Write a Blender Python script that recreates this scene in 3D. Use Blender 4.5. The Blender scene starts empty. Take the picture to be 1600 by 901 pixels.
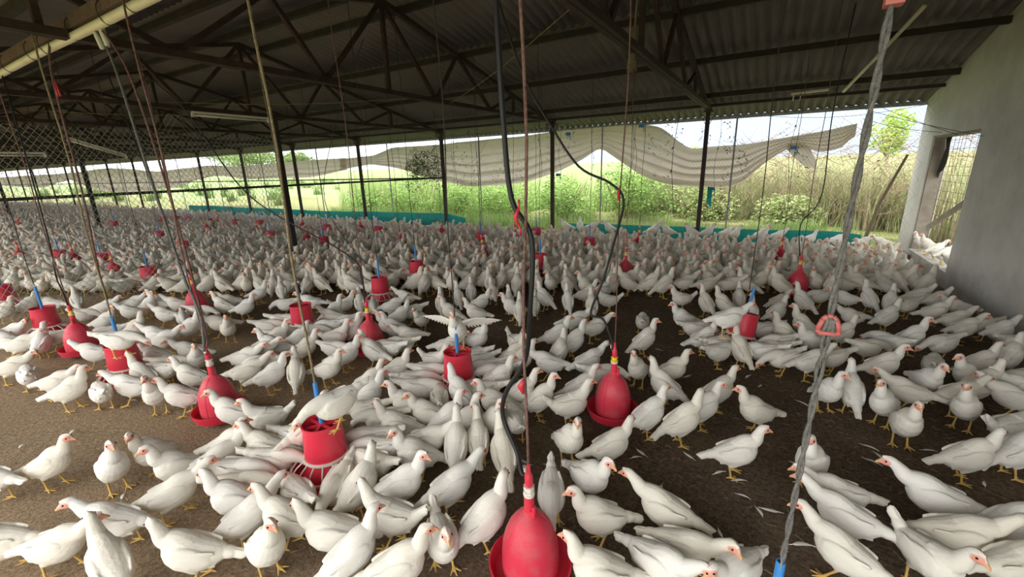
import bpy, bmesh, math, random
import numpy as np
from mathutils import Vector, Matrix

random.seed(7)
S = bpy.context.scene
C_ = S.collection

# ---------------------------------------------------------------- camera
# metres: X runs along the shed (the white end wall is at X = 2.14), Y across it (the far long side is at Y = 9.75), Z up
cam_d = bpy.data.cameras.new('camera')
cam = bpy.data.objects.new('camera', cam_d)
C_.objects.link(cam)
S.camera = cam
cam_d.sensor_width = 36
cam_d.lens = 668.0 / 1600 * 36
cam_d.clip_start = .05
cam_d.clip_end = 600
CAM_R = Matrix(((0.860902, -0.115668, 0.495447), (0.508089, 0.245824, -0.825479), (-0.026311, 0.962389, 0.270400)))
cam.matrix_world = Matrix.Translation((0, 0, 1.70)) @ CAM_R.to_4x4()

# ---------------------------------------------------------------- sky, sun, exposure
W = bpy.data.worlds.new('sky')
S.world = W
W.use_nodes = True
nt = W.node_tree
nt.nodes.clear()
w_out = nt.nodes.new('ShaderNodeOutputWorld')
w_bg = nt.nodes.new('ShaderNodeBackground')
w_tc = nt.nodes.new('ShaderNodeTexCoord')
w_dot = nt.nodes.new('ShaderNodeVectorMath')
w_dot.operation = 'DOT_PRODUCT'
SUN_DIR = Vector((-.36, -.42, .84)).normalized()      # towards the sun: behind the camera, over the open near side
w_dot.inputs[1].default_value = SUN_DIR
w_ramp = nt.nodes.new('ShaderNodeValToRGB')
e = w_ramp.color_ramp.elements
e[0].position = .0
e[0].color = (.31, .43, .59, 1)
e[1].position = 1.0
e[1].color = (2.6, 2.5, 2.35, 1)
x = e.new(.45)
x.color = (.62, .70, .82, 1)
x = e.new(.72)
x.color = (1.85, 1.85, 1.8, 1)
w_map = nt.nodes.new('ShaderNodeMapRange')
w_map.inputs['From Min'].default_value = -1
w_map.inputs['From Max'].default_value = 1
nt.links.new(w_tc.outputs['Generated'], w_dot.inputs[0])
nt.links.new(w_dot.outputs['Value'], w_map.inputs['Value'])
nt.links.new(w_map.outputs['Result'], w_ramp.inputs['Fac'])
nt.links.new(w_ramp.outputs['Color'], w_bg.inputs['Color'])
w_bg.inputs['Strength'].default_value = 1.0
nt.links.new(w_bg.outputs['Background'], w_out.inputs['Surface'])
sun_d = bpy.data.lights.new('sun', 'SUN')
sun_d.energy = 3.2
sun_d.angle = .03
sun_d.color = (1, .95, .86)
sun = bpy.data.objects.new('sun', sun_d)
C_.objects.link(sun)
sun.rotation_euler = SUN_DIR.to_track_quat('Z', 'Y').to_euler()
S.view_settings.view_transform = 'Standard'
S.view_settings.look = 'None'
S.view_settings.gamma = 1
S.view_settings.use_curve_mapping = False
S.view_settings.exposure = 1.02
S.cycles.use_denoising = True
S.cycles.max_bounces = 10
S.cycles.diffuse_bounces = 8
S.cycles.transparent_max_bounces = 16
S.cycles.caustics_reflective = False
S.cycles.caustics_refractive = False
S.cycles.sample_clamp_indirect = 4


# ---------------------------------------------------------------- helpers
class MB:
    """collects vertices and faces of ONE mesh"""
    def __init__(s):
        s.V, s.F, s.I = [], [], []

    def v(s, p):
        s.V.append((p[0], p[1], p[2]))
        return len(s.V) - 1

    def f(s, ids, mat=0):
        s.F.append(ids)
        s.I.append(mat)

    def box(s, lo, hi, mat=0):
        b = [s.v((x, y, z)) for x in (lo[0], hi[0]) for y in (lo[1], hi[1]) for z in (lo[2], hi[2])]
        for q in ((0, 1, 3, 2), (4, 6, 7, 5), (0, 4, 5, 1), (2, 3, 7, 6), (0, 2, 6, 4), (1, 5, 7, 3)):
            s.f([b[i] for i in q], mat)

    def bar(s, a, b, w, h, up=(0, 0, 1), mat=0):
        """rectangular bar from a to b"""
        a, b = Vector(a), Vector(b)
        t = (b - a).normalized()
        sd = Vector(up).cross(t)
        sd = sd.normalized() if sd.length > 1e-3 else Vector((0, 1, 0)) if abs(t.y) < .9 else Vector((1, 0, 0))
        n = t.cross(sd)
        q = []
        for p in (a, b):
            for i, j in ((-1, -1), (1, -1), (1, 1), (-1, 1)):
                q.append(s.v(p + sd * i * w / 2 + n * j * h / 2))
        for k in range(4):
            s.f([q[k], q[(k + 1) % 4], q[4 + (k + 1) % 4], q[4 + k]], mat)
        s.f([q[3], q[2], q[1], q[0]], mat)
        s.f(q[4:], mat)

    def tube(s, pts, r, n=8, mat=0):
        P = [Vector(p) for p in pts]
        R = r if isinstance(r, (list, tuple)) else [r] * len(P)
        up = Vector((0, 0, 1))
        t0 = (P[1] - P[0]).normalized()
        if abs(t0.z) > .8:
            up = Vector((0, 1, 0))
        rings = []
        sd = None
        for i, p in enumerate(P):
            t = (P[min(i + 1, len(P) - 1)] - P[max(i - 1, 0)]).normalized()
            if sd is None:
                sd = up.cross(t).normalized()
            else:
                sd = (sd - t * sd.dot(t))
                sd = sd.normalized() if sd.length > 1e-5 else Vector((1, 0, 0))
            nn = t.cross(sd)
            rings.append([s.v(p + (sd * math.cos(2 * math.pi * k / n) + nn * math.sin(2 * math.pi * k / n)) * R[i]) for k in range(n)])
        for a, b in zip(rings, rings[1:]):
            for k in range(n):
                s.f([a[k], a[(k + 1) % n], b[(k + 1) % n], b[k]], mat)
        s.f(list(reversed(rings[0])), mat)
        s.f(rings[-1], mat)

    def lathe(s, prof, n=40, c=(0, 0), close=False, mat=0):
        """prof: (radius, z) list turned about the vertical at c"""
        rings = []
        for r, z in prof:
            if r < 1e-6:
                rings.append([s.v((c[0], c[1], z))] * n)
            else:
                rings.append([s.v((c[0] + r * math.cos(2 * math.pi * k / n), c[1] + r * math.sin(2 * math.pi * k / n), z)) for k in range(n)])
        for a, b in list(zip(rings, rings[1:])) + ([(rings[-1], rings[0])] if close else []):
            for k in range(n):
                k2 = (k + 1) % n
                q = [a[k], a[k2], b[k2], b[k]]
                q = [x for i, x in enumerate(q) if x not in q[:i]]
                if len(q) > 2:
                    s.f(q, mat)

    def wire(s, a, b, r, mat=0):
        """thin three-sided wire"""
        a, b = Vector(a), Vector(b)
        t = (b - a).normalized()
        sd = t.cross(Vector((.31, .77, .55))).normalized()
        nn = t.cross(sd)
        q = [s.v(p + (sd * math.cos(k * 2.0944) + nn * math.sin(k * 2.0944)) * r) for p in (a, b) for k in range(3)]
        for k in range(3):
            s.f([q[k], q[(k + 1) % 3], q[3 + (k + 1) % 3], q[3 + k]], mat)

    def mesh(s, name):
        me = bpy.data.meshes.new(name)
        me.from_pydata(s.V, [], s.F)
        if any(s.I):
            me.polygons.foreach_set('material_index', s.I)
        me.update()
        return me


def catmull(P, k):
    P = [Vector(p) for p in P]
    out = []
    for i in range(len(P) - 1):
        p0, p1, p2, p3 = P[max(i - 1, 0)], P[i], P[i + 1], P[min(i + 2, len(P) - 1)]
        for j in range(k):
            t = j / k
            out.append(.5 * ((2 * p1) + (p2 - p0) * t + (2 * p0 - 5 * p1 + 4 * p2 - p3) * t * t + (3 * p1 - p0 - 3 * p2 + p3) * t ** 3))
    out.append(P[-1])
    return out


def obj(name, mb, mats, parent=None, smooth=False, fix=False):
    me = mb.mesh(name) if isinstance(mb, MB) else mb
    if fix:
        bm = bmesh.new()
        bm.from_mesh(me)
        bmesh.ops.recalc_face_normals(bm, faces=bm.faces)
        bm.to_mesh(me)
        bm.free()
    o = bpy.data.objects.new(name, me)
    for m in (mats if isinstance(mats, (list, tuple)) else [mats]):
        if m.name not in [x.name for x in me.materials if x]:
            me.materials.append(m)
    if smooth:
        me.polygons.foreach_set('use_smooth', [True] * len(me.polygons))
        if smooth != 'all':
            me.set_sharp_from_angle(angle=math.radians(40))
    C_.objects.link(o)
    if parent:
        o.parent = parent
    return o


def tag(o, label, cat, group=None, kind=None):
    o['label'] = label
    o['category'] = cat
    if group:
        o['group'] = group
    if kind:
        o['kind'] = kind
    return o


def empty(name, loc, rz=0.):
    o = bpy.data.objects.new(name, None)
    o.location = loc
    o.rotation_euler = (0, 0, rz)
    o.empty_display_size = .1
    C_.objects.link(o)
    return o


def struct(name, mb, mat, label=None, cat=None, smooth=False):
    o = obj(name, mb, mat, smooth=smooth)
    o['kind'] = 'structure'
    if label:
        o['label'] = label
        o['category'] = cat
    return o


# ---------------------------------------------------------------- materials
M = {}


def mat(name, base, rough=.7, bump=None, vary=None, metal=0., trans=0., spec=.3):
    """principled material. vary = (scale, other colour, ramp low, ramp high); bump = (scale, strength)"""
    m = bpy.data.materials.new(name)
    m.use_nodes = True
    t = m.node_tree
    b = t.nodes['Principled BSDF']
    b.inputs['Base Color'].default_value = (*base, 1)
    b.inputs['Roughness'].default_value = rough
    b.inputs['Metallic'].default_value = metal
    b.inputs['Specular IOR Level'].default_value = spec
    tc = t.nodes.new('ShaderNodeTexCoord')
    if vary:
        nz = t.nodes.new('ShaderNodeTexNoise')
        nz.inputs['Scale'].default_value = vary[0]
        nz.inputs['Detail'].default_value = 6
        nz.inputs['Roughness'].default_value = .65
        rp = t.nodes.new('ShaderNodeValToRGB')
        rp.color_ramp.elements[0].position = vary[2]
        rp.color_ramp.elements[1].position = vary[3]
        rp.color_ramp.elements[0].color = (*base, 1)
        rp.color_ramp.elements[1].color = (*vary[1], 1)
        t.links.new(tc.outputs['Object'], nz.inputs['Vector'])
        t.links.new(nz.outputs['Fac'], rp.inputs['Fac'])
        t.links.new(rp.outputs['Color'], b.inputs['Base Color'])
    if bump:
        n2 = t.nodes.new('ShaderNodeTexNoise')
        n2.inputs['Scale'].default_value = bump[0]
        n2.inputs['Detail'].default_value = 5
        bp = t.nodes.new('ShaderNodeBump')
        bp.inputs['Strength'].default_value = bump[1]
        bp.inputs['Distance'].default_value = .02
        t.links.new(tc.outputs['Object'], n2.inputs['Vector'])
        t.links.new(n2.outputs['Fac'], bp.inputs['Height'])
        t.links.new(bp.outputs['Normal'], b.inputs['Normal'])
    if trans:
        tr = t.nodes.new('ShaderNodeBsdfTranslucent')
        tr.inputs['Color'].default_value = (*base, 1)
        mx = t.nodes.new('ShaderNodeMixShader')
        mx.inputs['Fac'].default_value = trans
        t.links.new(b.outputs['BSDF'], mx.inputs[1])
        t.links.new(tr.outputs['BSDF'], mx.inputs[2])
        t.links.new(mx.outputs['Shader'], t.nodes['Material Output'].inputs['Surface'])
        if vary:
            t.links.new(rp.outputs['Color'], tr.inputs['Color'])
    M[name] = m
    return m


mat('red_plastic', (.66, .030, .062), .38, vary=(9, (.58, .055, .085), .45, .75), spec=.45, bump=(30, .04))
mat('red_dusty', (.62, .04, .075), .45, vary=(14, (.52, .13, .14), .45, .8), spec=.35)
mat('red_dark', (.30, .02, .03), .6)
mat('white_plastic', (.72, .68, .62), .45)
mat('yellow_plastic', (.78, .58, .04), .4)
mat('blue_plastic', (.05, .24, .62), .4)
mat('black_rubber', (.018, .018, .02), .45)
mat('rope_grey', (.14, .138, .135), .9, bump=(120, .6), vary=(60, (.24, .235, .225), .4, .7))
mat('rope_tan', (.34, .27, .16), .9, bump=(120, .6), vary=(60, (.20, .16, .10), .4, .7))
mat('rope_brown', (.16, .085, .075), .9, bump=(120, .5), vary=(50, (.27, .16, .14), .4, .7))
mat('cord_dark', (.055, .05, .048), .9)
mat('rusty_steel', (.040, .028, .025), .75, vary=(7, (.08, .045, .038), .45, .75), bump=(40, .2))
mat('dark_steel', (.032, .028, .026), .7, vary=(5, (.065, .045, .036), .45, .75), bump=(40, .2))
mat('roof_sheet', (.215, .190, .195), .9, vary=(1.2, (.165, .145, .147), .35, .7), bump=(25, .3))
mat('jamb', (.34, .30, .26), .9, vary=(5, (.24, .19, .155), .4, .7), bump=(30, .4))
mat('timber', (.115, .072, .062), .85, vary=(6, (.17, .115, .10), .4, .7), bump=(40, .3))
mat('bleached_timber', (.42, .37, .31), .85, vary=(8, (.30, .25, .2), .4, .7))
mat('pvc', (.74, .68, .54), .45, vary=(4, (.60, .52, .38), .5, .75))
mat('tube_glass', (.80, .80, .74), .35)
mat('galvanised', (.30, .31, .31), .5, metal=.3)
mat('mesh_wire', (.10, .10, .095), .6)
mat('net_cord', (.30, .315, .27), .8)
mat('tarp', (.78, .67, .56), .85, vary=(3, (.70, .61, .52), .4, .7), trans=.5, bump=(220, .15))
mat('tarp_green', (.13, .145, .10), .85, vary=(3, (.20, .19, .14), .4, .7), trans=.25)
mat('teal_net', (.02, .26, .235), .75, vary=(14, (.012, .19, .18), .4, .7), trans=.35)
mat('dark_cloth', (.035, .033, .033), .9, bump=(60, .4))
mat('concrete', (.30, .285, .26), .9, vary=(6, (.17, .16, .14), .4, .75), bump=(30, .4))
mat('feather', (.78, .76, .71), .8)
mat('blue_paint', (.05, .11, .42), .5)
mat('straw', (.36, .28, .17), .9)
mat('leaf', (.13, .25, .05), .7, trans=.35)
mat('bark', (.12, .085, .06), .9)
mat('twig', (.22, .16, .11), .9)


def attr_mat(name, attr, rough, trans=0., bump=None, vary=0.):
    m = bpy.data.materials.new(name)
    m.use_nodes = True
    t = m.node_tree
    b = t.nodes['Principled BSDF']
    a = t.nodes.new('ShaderNodeAttribute')
    a.attribute_name = attr
    b.inputs['Roughness'].default_value = rough
    b.inputs['Specular IOR Level'].default_value = .2
    src = a.outputs['Color']
    if vary:
        oi = t.nodes.new('ShaderNodeObjectInfo')
        hs = t.nodes.new('ShaderNodeMix')
        hs.data_type = 'RGBA'
        hs.blend_type = 'MULTIPLY'
        rp = t.nodes.new('ShaderNodeValToRGB')
        rp.color_ramp.elements[0].color = (1, 1, 1, 1)
        rp.color_ramp.elements[1].color = (.93, .90, .83, 1)
        t.links.new(oi.outputs['Random'], rp.inputs['Fac'])
        hs.inputs[0].default_value = 1
        t.links.new(src, hs.inputs[6])
        t.links.new(rp.outputs['Color'], hs.inputs[7])
        src = hs.outputs[2]
    t.links.new(src, b.inputs['Base Color'])
    if bump:
        tc = t.nodes.new('ShaderNodeTexCoord')
        mp = t.nodes.new('ShaderNodeMapping')
        mp.inputs['Scale'].default_value = bump[0]
        nz = t.nodes.new('ShaderNodeTexNoise')
        nz.inputs['Scale'].default_value = 1
        nz.inputs['Detail'].default_value = 4
        bp = t.nodes.new('ShaderNodeBump')
        bp.inputs['Strength'].default_value = bump[1]
        bp.inputs['Distance'].default_value = .006
        t.links.new(tc.outputs['Object'], mp.inputs['Vector'])
        t.links.new(mp.outputs['Vector'], nz.inputs['Vector'])
        t.links.new(nz.outputs['Fac'], bp.inputs['Height'])
        t.links.new(bp.outputs['Normal'], b.inputs['Normal'])
    if trans:
        tr = t.nodes.new('ShaderNodeBsdfTranslucent')
        mx = t.nodes.new('ShaderNodeMixShader')
        mx.inputs['Fac'].default_value = trans
        t.links.new(src, tr.inputs['Color'])
        t.links.new(b.outputs['BSDF'], mx.inputs[1])
        t.links.new(tr.outputs['BSDF'], mx.inputs[2])
        t.links.new(mx.outputs['Shader'], t.nodes['Material Output'].inputs['Surface'])
    M[name] = m
    return m


attr_mat('hen', 'plumage', .75, bump=((28, 60, 60), .55), vary=1)
attr_mat('plant', 'tint', .75, trans=.35)


def plaster():
    m = mat('plaster', (.66, .645, .605), .9, vary=(1.3, (.50, .485, .445), .42, .72), bump=(18, .25))
    t = m.node_tree
    b = t.nodes['Principled BSDF']
    # grey grime low down on the wall, where the birds brush against it
    tc = t.nodes.new('ShaderNodeTexCoord')
    sp = t.nodes.new('ShaderNodeSeparateXYZ')
    nz = t.nodes.new('ShaderNodeTexNoise')
    nz.inputs['Scale'].default_value = 3.5
    nz.inputs['Detail'].default_value = 8
    nz.inputs['Roughness'].default_value = .7
    mr = t.nodes.new('ShaderNodeMapRange')
    mr.inputs['From Min'].default_value = 1.0
    mr.inputs['From Max'].default_value = .1
    mu = t.nodes.new('ShaderNodeMath')
    mu.operation = 'MULTIPLY'
    rp = t.nodes.new('ShaderNodeValToRGB')
    rp.color_ramp.elements[0].position = .22
    rp.color_ramp.elements[1].position = .70
    mx = t.nodes.new('ShaderNodeMix')
    mx.data_type = 'RGBA'
    src = b.inputs['Base Color'].links[0].from_socket
    t.links.new(tc.outputs['Object'], nz.inputs['Vector'])
    t.links.new(tc.outputs['Object'], sp.inputs['Vector'])
    t.links.new(sp.outputs['Z'], mr.inputs['Value'])
    t.links.new(mr.outputs['Result'], mu.inputs[0])
    t.links.new(nz.outputs['Fac'], mu.inputs[1])
    t.links.new(mu.outputs['Value'], rp.inputs['Fac'])
    t.links.new(rp.outputs['Color'], mx.inputs[0])
    t.links.new(src, mx.inputs[6])
    mx.inputs[7].default_value = (.36, .35, .33, 1)
    t.links.new(mx.outputs[2], b.inputs['Base Color'])


plaster()


def litter():
    """rice-hull litter: dark brown in the flock, grading to tan on the near side away from the wall"""
    m = bpy.data.materials.new('litter')
    m.use_nodes = True
    t = m.node_tree
    b = t.nodes['Principled BSDF']
    b.inputs['Roughness'].default_value = .95
    b.inputs['Specular IOR Level'].default_value = .1
    tc = t.nodes.new('ShaderNodeTexCoord')

    def noise(scale, detail=6, rough=.65):
        n = t.nodes.new('ShaderNodeTexNoise')
        n.inputs['Scale'].default_value = scale
        n.inputs['Detail'].default_value = detail
        n.inputs['Roughness'].default_value = rough
        t.links.new(tc.outputs['Object'], n.inputs['Vector'])
        return n.outputs['Fac']

    def ramp(src, p0, c0, p1, c1):
        r = t.nodes.new('ShaderNodeValToRGB')
        r.color_ramp.elements[0].position = p0
        r.color_ramp.elements[1].position = p1
        r.color_ramp.elements[0].color = (*c0, 1)
        r.color_ramp.elements[1].color = (*c1, 1)
        t.links.new(src, r.inputs['Fac'])
        return r.outputs['Color']

    def mixc(f, a, bb, mode='MIX'):
        x = t.nodes.new('ShaderNodeMix')
        x.data_type = 'RGBA'
        x.blend_type = mode
        if isinstance(f, float):
            x.inputs[0].default_value = f
        else:
            t.links.new(f, x.inputs[0])
        t.links.new(a, x.inputs[6])
        t.links.new(bb, x.inputs[7])
        return x.outputs[2]
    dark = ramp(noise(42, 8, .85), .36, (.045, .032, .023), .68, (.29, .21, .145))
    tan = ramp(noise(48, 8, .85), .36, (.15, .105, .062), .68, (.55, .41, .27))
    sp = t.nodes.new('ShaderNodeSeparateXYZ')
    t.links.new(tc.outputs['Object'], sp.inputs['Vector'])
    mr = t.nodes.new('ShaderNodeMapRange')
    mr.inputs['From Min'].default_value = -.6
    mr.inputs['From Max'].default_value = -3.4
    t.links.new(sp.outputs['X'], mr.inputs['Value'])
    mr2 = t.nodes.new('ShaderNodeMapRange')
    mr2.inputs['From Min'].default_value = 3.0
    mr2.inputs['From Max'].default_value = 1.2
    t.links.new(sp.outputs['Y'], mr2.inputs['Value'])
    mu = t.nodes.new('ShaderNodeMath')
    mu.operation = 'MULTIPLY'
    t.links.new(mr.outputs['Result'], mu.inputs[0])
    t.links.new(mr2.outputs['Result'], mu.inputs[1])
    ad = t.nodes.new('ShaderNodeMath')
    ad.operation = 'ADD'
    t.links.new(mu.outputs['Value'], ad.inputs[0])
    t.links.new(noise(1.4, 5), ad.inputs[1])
    dry = ramp(ad.outputs['Value'], .50, (0, 0, 0), 1.15, (1, 1, 1))  # share of tan: grows away from the wall and towards low Y, plus noise
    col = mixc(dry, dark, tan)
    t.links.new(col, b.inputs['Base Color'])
    bp = t.nodes.new('ShaderNodeBump')
    bp.inputs['Strength'].default_value = .9
    bp.inputs['Distance'].default_value = .02
    t.links.new(noise(55, 6, .75), bp.inputs['Height'])
    t.links.new(bp.outputs['Normal'], b.inputs['Normal'])
    M['litter'] = m


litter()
mat('earth', (.15, .175, .065), .95, vary=(.8, (.22, .21, .10), .4, .7), bump=(12, .5))
mat('meadow', (.17, .25, .095), .95, vary=(.25, (.24, .29, .13), .4, .7))

# ---------------------------------------------------------------- the shed
XW = 2.14                       # inner face of the white end wall
YP = 9.75                       # line of posts along the far side
BAY = 3.38
XT = [-1.24 - BAY * k for k in range(17)]     # truss lines
RIDGE_Y, RIDGE_Z, SLOPE = 4.60, 3.93, .223
X_END = -58.0


def roof_z(y):
    return RIDGE_Z - SLOPE * abs(y - RIDGE_Y)


# floor of litter, slightly trodden
g = MB()
nx, ny = 150, 60
xs = [X_END + (XW + .05 - X_END) * (1 - (1 - i / nx) ** 1.6) for i in range(nx + 1)]
ys = [-1.6 + 11.2 * j / ny for j in range(ny + 1)]
rg = random.Random(3)
ids = [[g.v((x, y, .006 * math.sin(x * 3.1 + y * 1.7) * math.sin(y * 2.3 - x) - .004 + rg.uniform(-.003, .003))) for y in ys] for x in xs]
for i in range(nx):
    for j in range(ny):
        g.f([ids[i][j], ids[i + 1][j], ids[i + 1][j + 1], ids[i][j + 1]])
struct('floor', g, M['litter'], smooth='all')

# ground outside: falls a little below the floor, rises to rough land beyond
g = MB()
gx = [-140 + 200 * i / 80 for i in range(81)]
gy = [-60, -20, -8, -1.7, 9.55, 10.4, 11.5, 13, 15, 18, 24, 34, 50, 80, 140, 220]
gz = [-.3, -.25, -.2, -.12, -.12, -.05, .0, .12, .3, .5, .7, .9, 1.3, 2.0, 2.6, 3.2]
ids = [[g.v((x, y, z + (.25 * math.sin(x * .31 + y * .2) if y > 11 else 0))) for y, z in zip(gy, gz)] for x in gx]
for i in range(80):
    for j in range(len(gy) - 1):
        g.f([ids[i][j], ids[i + 1][j], ids[i + 1][j + 1], ids[i][j + 1]], 1 if gy[j] > 14 and gx[i] < -4 else 0)
struct('terrain', g, [M['earth'], M['meadow']], smooth='all')

# corrugated cement-sheet roof, seen from below: two slopes, sheets lapping at the purlins
g = MB()
PITCH = .146
n = int((XW + .12 - X_END) / (PITCH / 6))
cx = [X_END + k * PITCH / 6 for k in range(n + 1)]
for sgn in (1, -1):
    runs = [0, 1.75, 3.30, 4.75, 6.02] if sgn > 0 else [0, 1.75, 3.30, 4.75, 5.9]
    for a, (d0, d1) in enumerate(zip(runs, runs[1:])):
        d1 += .10 if a < 3 else 0
        rows = []
        for d in (d0, d1):
            y = RIDGE_Y + sgn * d
            z = RIDGE_Z - SLOPE * d + .069 - a * .006 - (.0 if d == d0 else .004)
            rows.append([g.v((x, y, z + .031 * math.cos(2 * math.pi * x / PITCH))) for x in cx])
        for k in range(n):
            q = [rows[0][k], rows[0][k + 1], rows[1][k + 1], rows[1][k]]
            g.f(q if sgn > 0 else q[::-1])
o = struct('ceiling', g, M['roof_sheet'], smooth='all')
sd = o.modifiers.new('thickness', 'SOLIDIFY')
sd.thickness = .007
sd.offset = 1

# white plastered end wall with its window opening
WY0, WY1, WZ0, WZ1, WT = 7.75, 9.70, .20, 2.02, .23
YB, YE = -1.0, 10.46
ww = MB()


def wall_piece(y0, y1, z0, z1f, steps=1):
    """a block of the wall between y0 and y1, its head following z1f"""
    q = []
    for x in (XW, XW + WT):
        q.append([[ww.v((x, y0 + (y1 - y0) * k / steps, z0)) for k in range(steps + 1)], [ww.v((x, y0 + (y1 - y0) * k / steps, z1f(y0 + (y1 - y0) * k / steps))) for k in range(steps + 1)]])
    (a0, a1), (b0, b1) = q
    for k in range(steps):
        ww.f([a0[k], a0[k + 1], a1[k + 1], a1[k]])
        ww.f([b0[k + 1], b0[k], b1[k], b1[k + 1]])
        ww.f([a1[k], a1[k + 1], b1[k + 1], b1[k]])
        ww.f([a0[k + 1], a0[k], b0[k], b0[k + 1]])
    ww.f([a0[0], a1[0], b1[0], b0[0]])
    ww.f([a0[-1], b0[-1], b1[-1], a1[-1]])


head = lambda y: roof_z(y) + .055
wall_piece(YB, RIDGE_Y, -.2, head, 3)
wall_piece(RIDGE_Y, WY0, -.2, head, 3)
wall_piece(WY0, WY1, WZ1, head)
wall_piece(WY0, WY1, -.2, lambda y: WZ0)
wall_piece(WY1, YE, -.2, head)
struct('wall_right', ww, M['plaster'])
# straight strip along the sheet ends at the eave
g = MB()
g.bar((X_END, 10.60, roof_z(10.60) + .02), (XW + .1, 10.60, roof_z(10.60) + .02), .03, .075)
struct('trim_2', g, M['galvanised'])
# the window: rough timber lining, wire lattice, a leaning lath and a rag of dark cloth
wf = MB()
for (y0, y1, z0, z1) in ((WY1 - .035, WY1 + .0, WZ0, WZ1), (WY0, WY1, WZ1 - .03, WZ1)):
    wf.box((XW + .03, y0, z0), (XW + WT - .02, y1, z1))
win = struct('window_1', wf, M['jamb'])
wl = MB()
for k in range(14):
    z = WZ0 + .08 + k * .128
    wl.wire((XW + .20, WY0, z + .02 * math.sin(k)), (XW + .20, WY1, z - .02 * math.cos(k * 2)), .0035)
for k in range(11):
    y = WY0 + .1 + k * .18
    wl.wire((XW + .205, y, WZ0), (XW + .205, y + .05 * math.sin(k * 1.3), WZ1), .0035)
obj('lattice', wl, M['twig'], win)
t = MB()
t.bar((XW + .10, WY0 + .03, 1.20), (XW + .05, WY1 - .55, .62), .03, .075)
tag(obj('plank', t, M['bleached_timber']), 'pale bare plank leaning across the window opening of the white wall', 'plank')
t = MB()
P = []
for i in range(9):
    for j in range(9):
        u, v = i / 8, j / 8
        P.append(t.v((XW + .15 + .03 * math.sin(5 * u + 3 * v), WY1 - .05 - (.34 - .20 * v) * u, WZ1 - .04 - .62 * v * (1 - .3 * u) + .02 * math.sin(7 * u))))
for i in range(8):
    for j in range(8):
        t.f([P[i * 9 + j], P[i * 9 + j + 1], P[(i + 1) * 9 + j + 1], P[(i + 1) * 9 + j]])
o = obj('rag', t, M['dark_cloth'], smooth='all')
o.modifiers.new('t', 'SOLIDIFY').thickness = .006
tag(o, 'dark ragged cloth hanging in the top corner of the window opening', 'cloth')

# low kerb along the far side
g = MB()
g.box((X_END, YP - .30, -.15), (XW, YP + .12, .13))
struct('trim_1', g, M['concrete'])

# ---------------------------------------------------------------- posts, trusses, purlins
GP = 'steel posts along the far open side'
ORD = ['first', 'second', 'third', 'fourth', 'fifth', 'sixth', 'seventh', 'eighth', 'ninth', 'tenth', 'eleventh', 'twelfth', 'thirteenth', 'fourteenth', 'fifteenth', 'sixteenth', 'seventeenth', 'eighteenth']
for k, x in enumerate(XT):
    m_ = MB()
    m_.bar((x, YP, -.1), (x, YP, 2.74), .075, .075)
    o = empty('steel_post', (0, 0, 0))
    obj('shaft', m_, M['rusty_steel'], o)
    m_ = MB()
    m_.box((x - .09, YP - .09, 2.66), (x + .09, YP + .09, 2.685))
    for s in (-1, 1):
        m_.bar((x + s * .02, YP, 2.40), (x + s * .16, YP, 2.70), .03, .008)
    obj('bracket', m_, M['rusty_steel'], o)
    tag(o, 'dark steel post of the far open side, %s from the white end wall' % ORD[k], 'post', GP)
for x, k in ((-8.0, 'middle post carrying the netting edge, behind the front feeders'), (-18.1, 'middle post standing deep in the netted part of the flock'), (-28.2, 'middle post far down the shed, deep behind the netting')):
    m_ = MB()
    m_.bar((x, 5.0, -.05), (x, 5.0, 2.70), .095, .095)
    o = empty('steel_post', (0, 0, 0))
    obj('shaft', m_, M['dark_steel'], o)
    m_ = MB()
    m_.box((x - .11, 4.89, 2.66), (x + .11, 5.11, 2.685))
    obj('bracket', m_, M['rusty_steel'], o)
    tag(o, 'thick dark steel ' + k, 'post')
# thin pipes of the side mesh, halfway between the posts
for k, x in enumerate([-.72] + [-3.41 - BAY * q for q in range(15)]):
    m_ = MB()
    m_.tube([(x, YP + .06, -.1), (x, YP + .06, 2.55)], .016, 8)
    tag(obj('mesh_pipe', m_, M['galvanised']), 'thin pipe holding the side mesh between two steel posts, %s from the white wall' % ORD[k], 'pipe', 'thin pipes of the side mesh')
# rough stake outside by the wall
m_ = MB()
m_.tube([(1.55, 10.15, -.1), (1.72, 10.2, .9), (1.98, 10.25, 1.75)], [.03, .027, .02], 8)
tag(obj('wooden_stake', m_, M['twig']), 'crooked wooden stake standing outside the mesh beside the white wall', 'stake')
m_ = MB()
m_.bar((X_END, YP, 1.49), (-8.0, YP, 1.49), .035, .035)
tag(obj('rail', m_, M['dark_steel']), 'dark rail along the far side mesh beyond the netting', 'rail')
m_ = MB()
m_.bar((-8.0, -.5, 1.495), (-8.0, YP, 1.495), .04, .04)
tag(obj('crossbar', m_, M['dark_steel']), 'dark crossbar running across the shed at half height from the far side post', 'bar')

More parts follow.
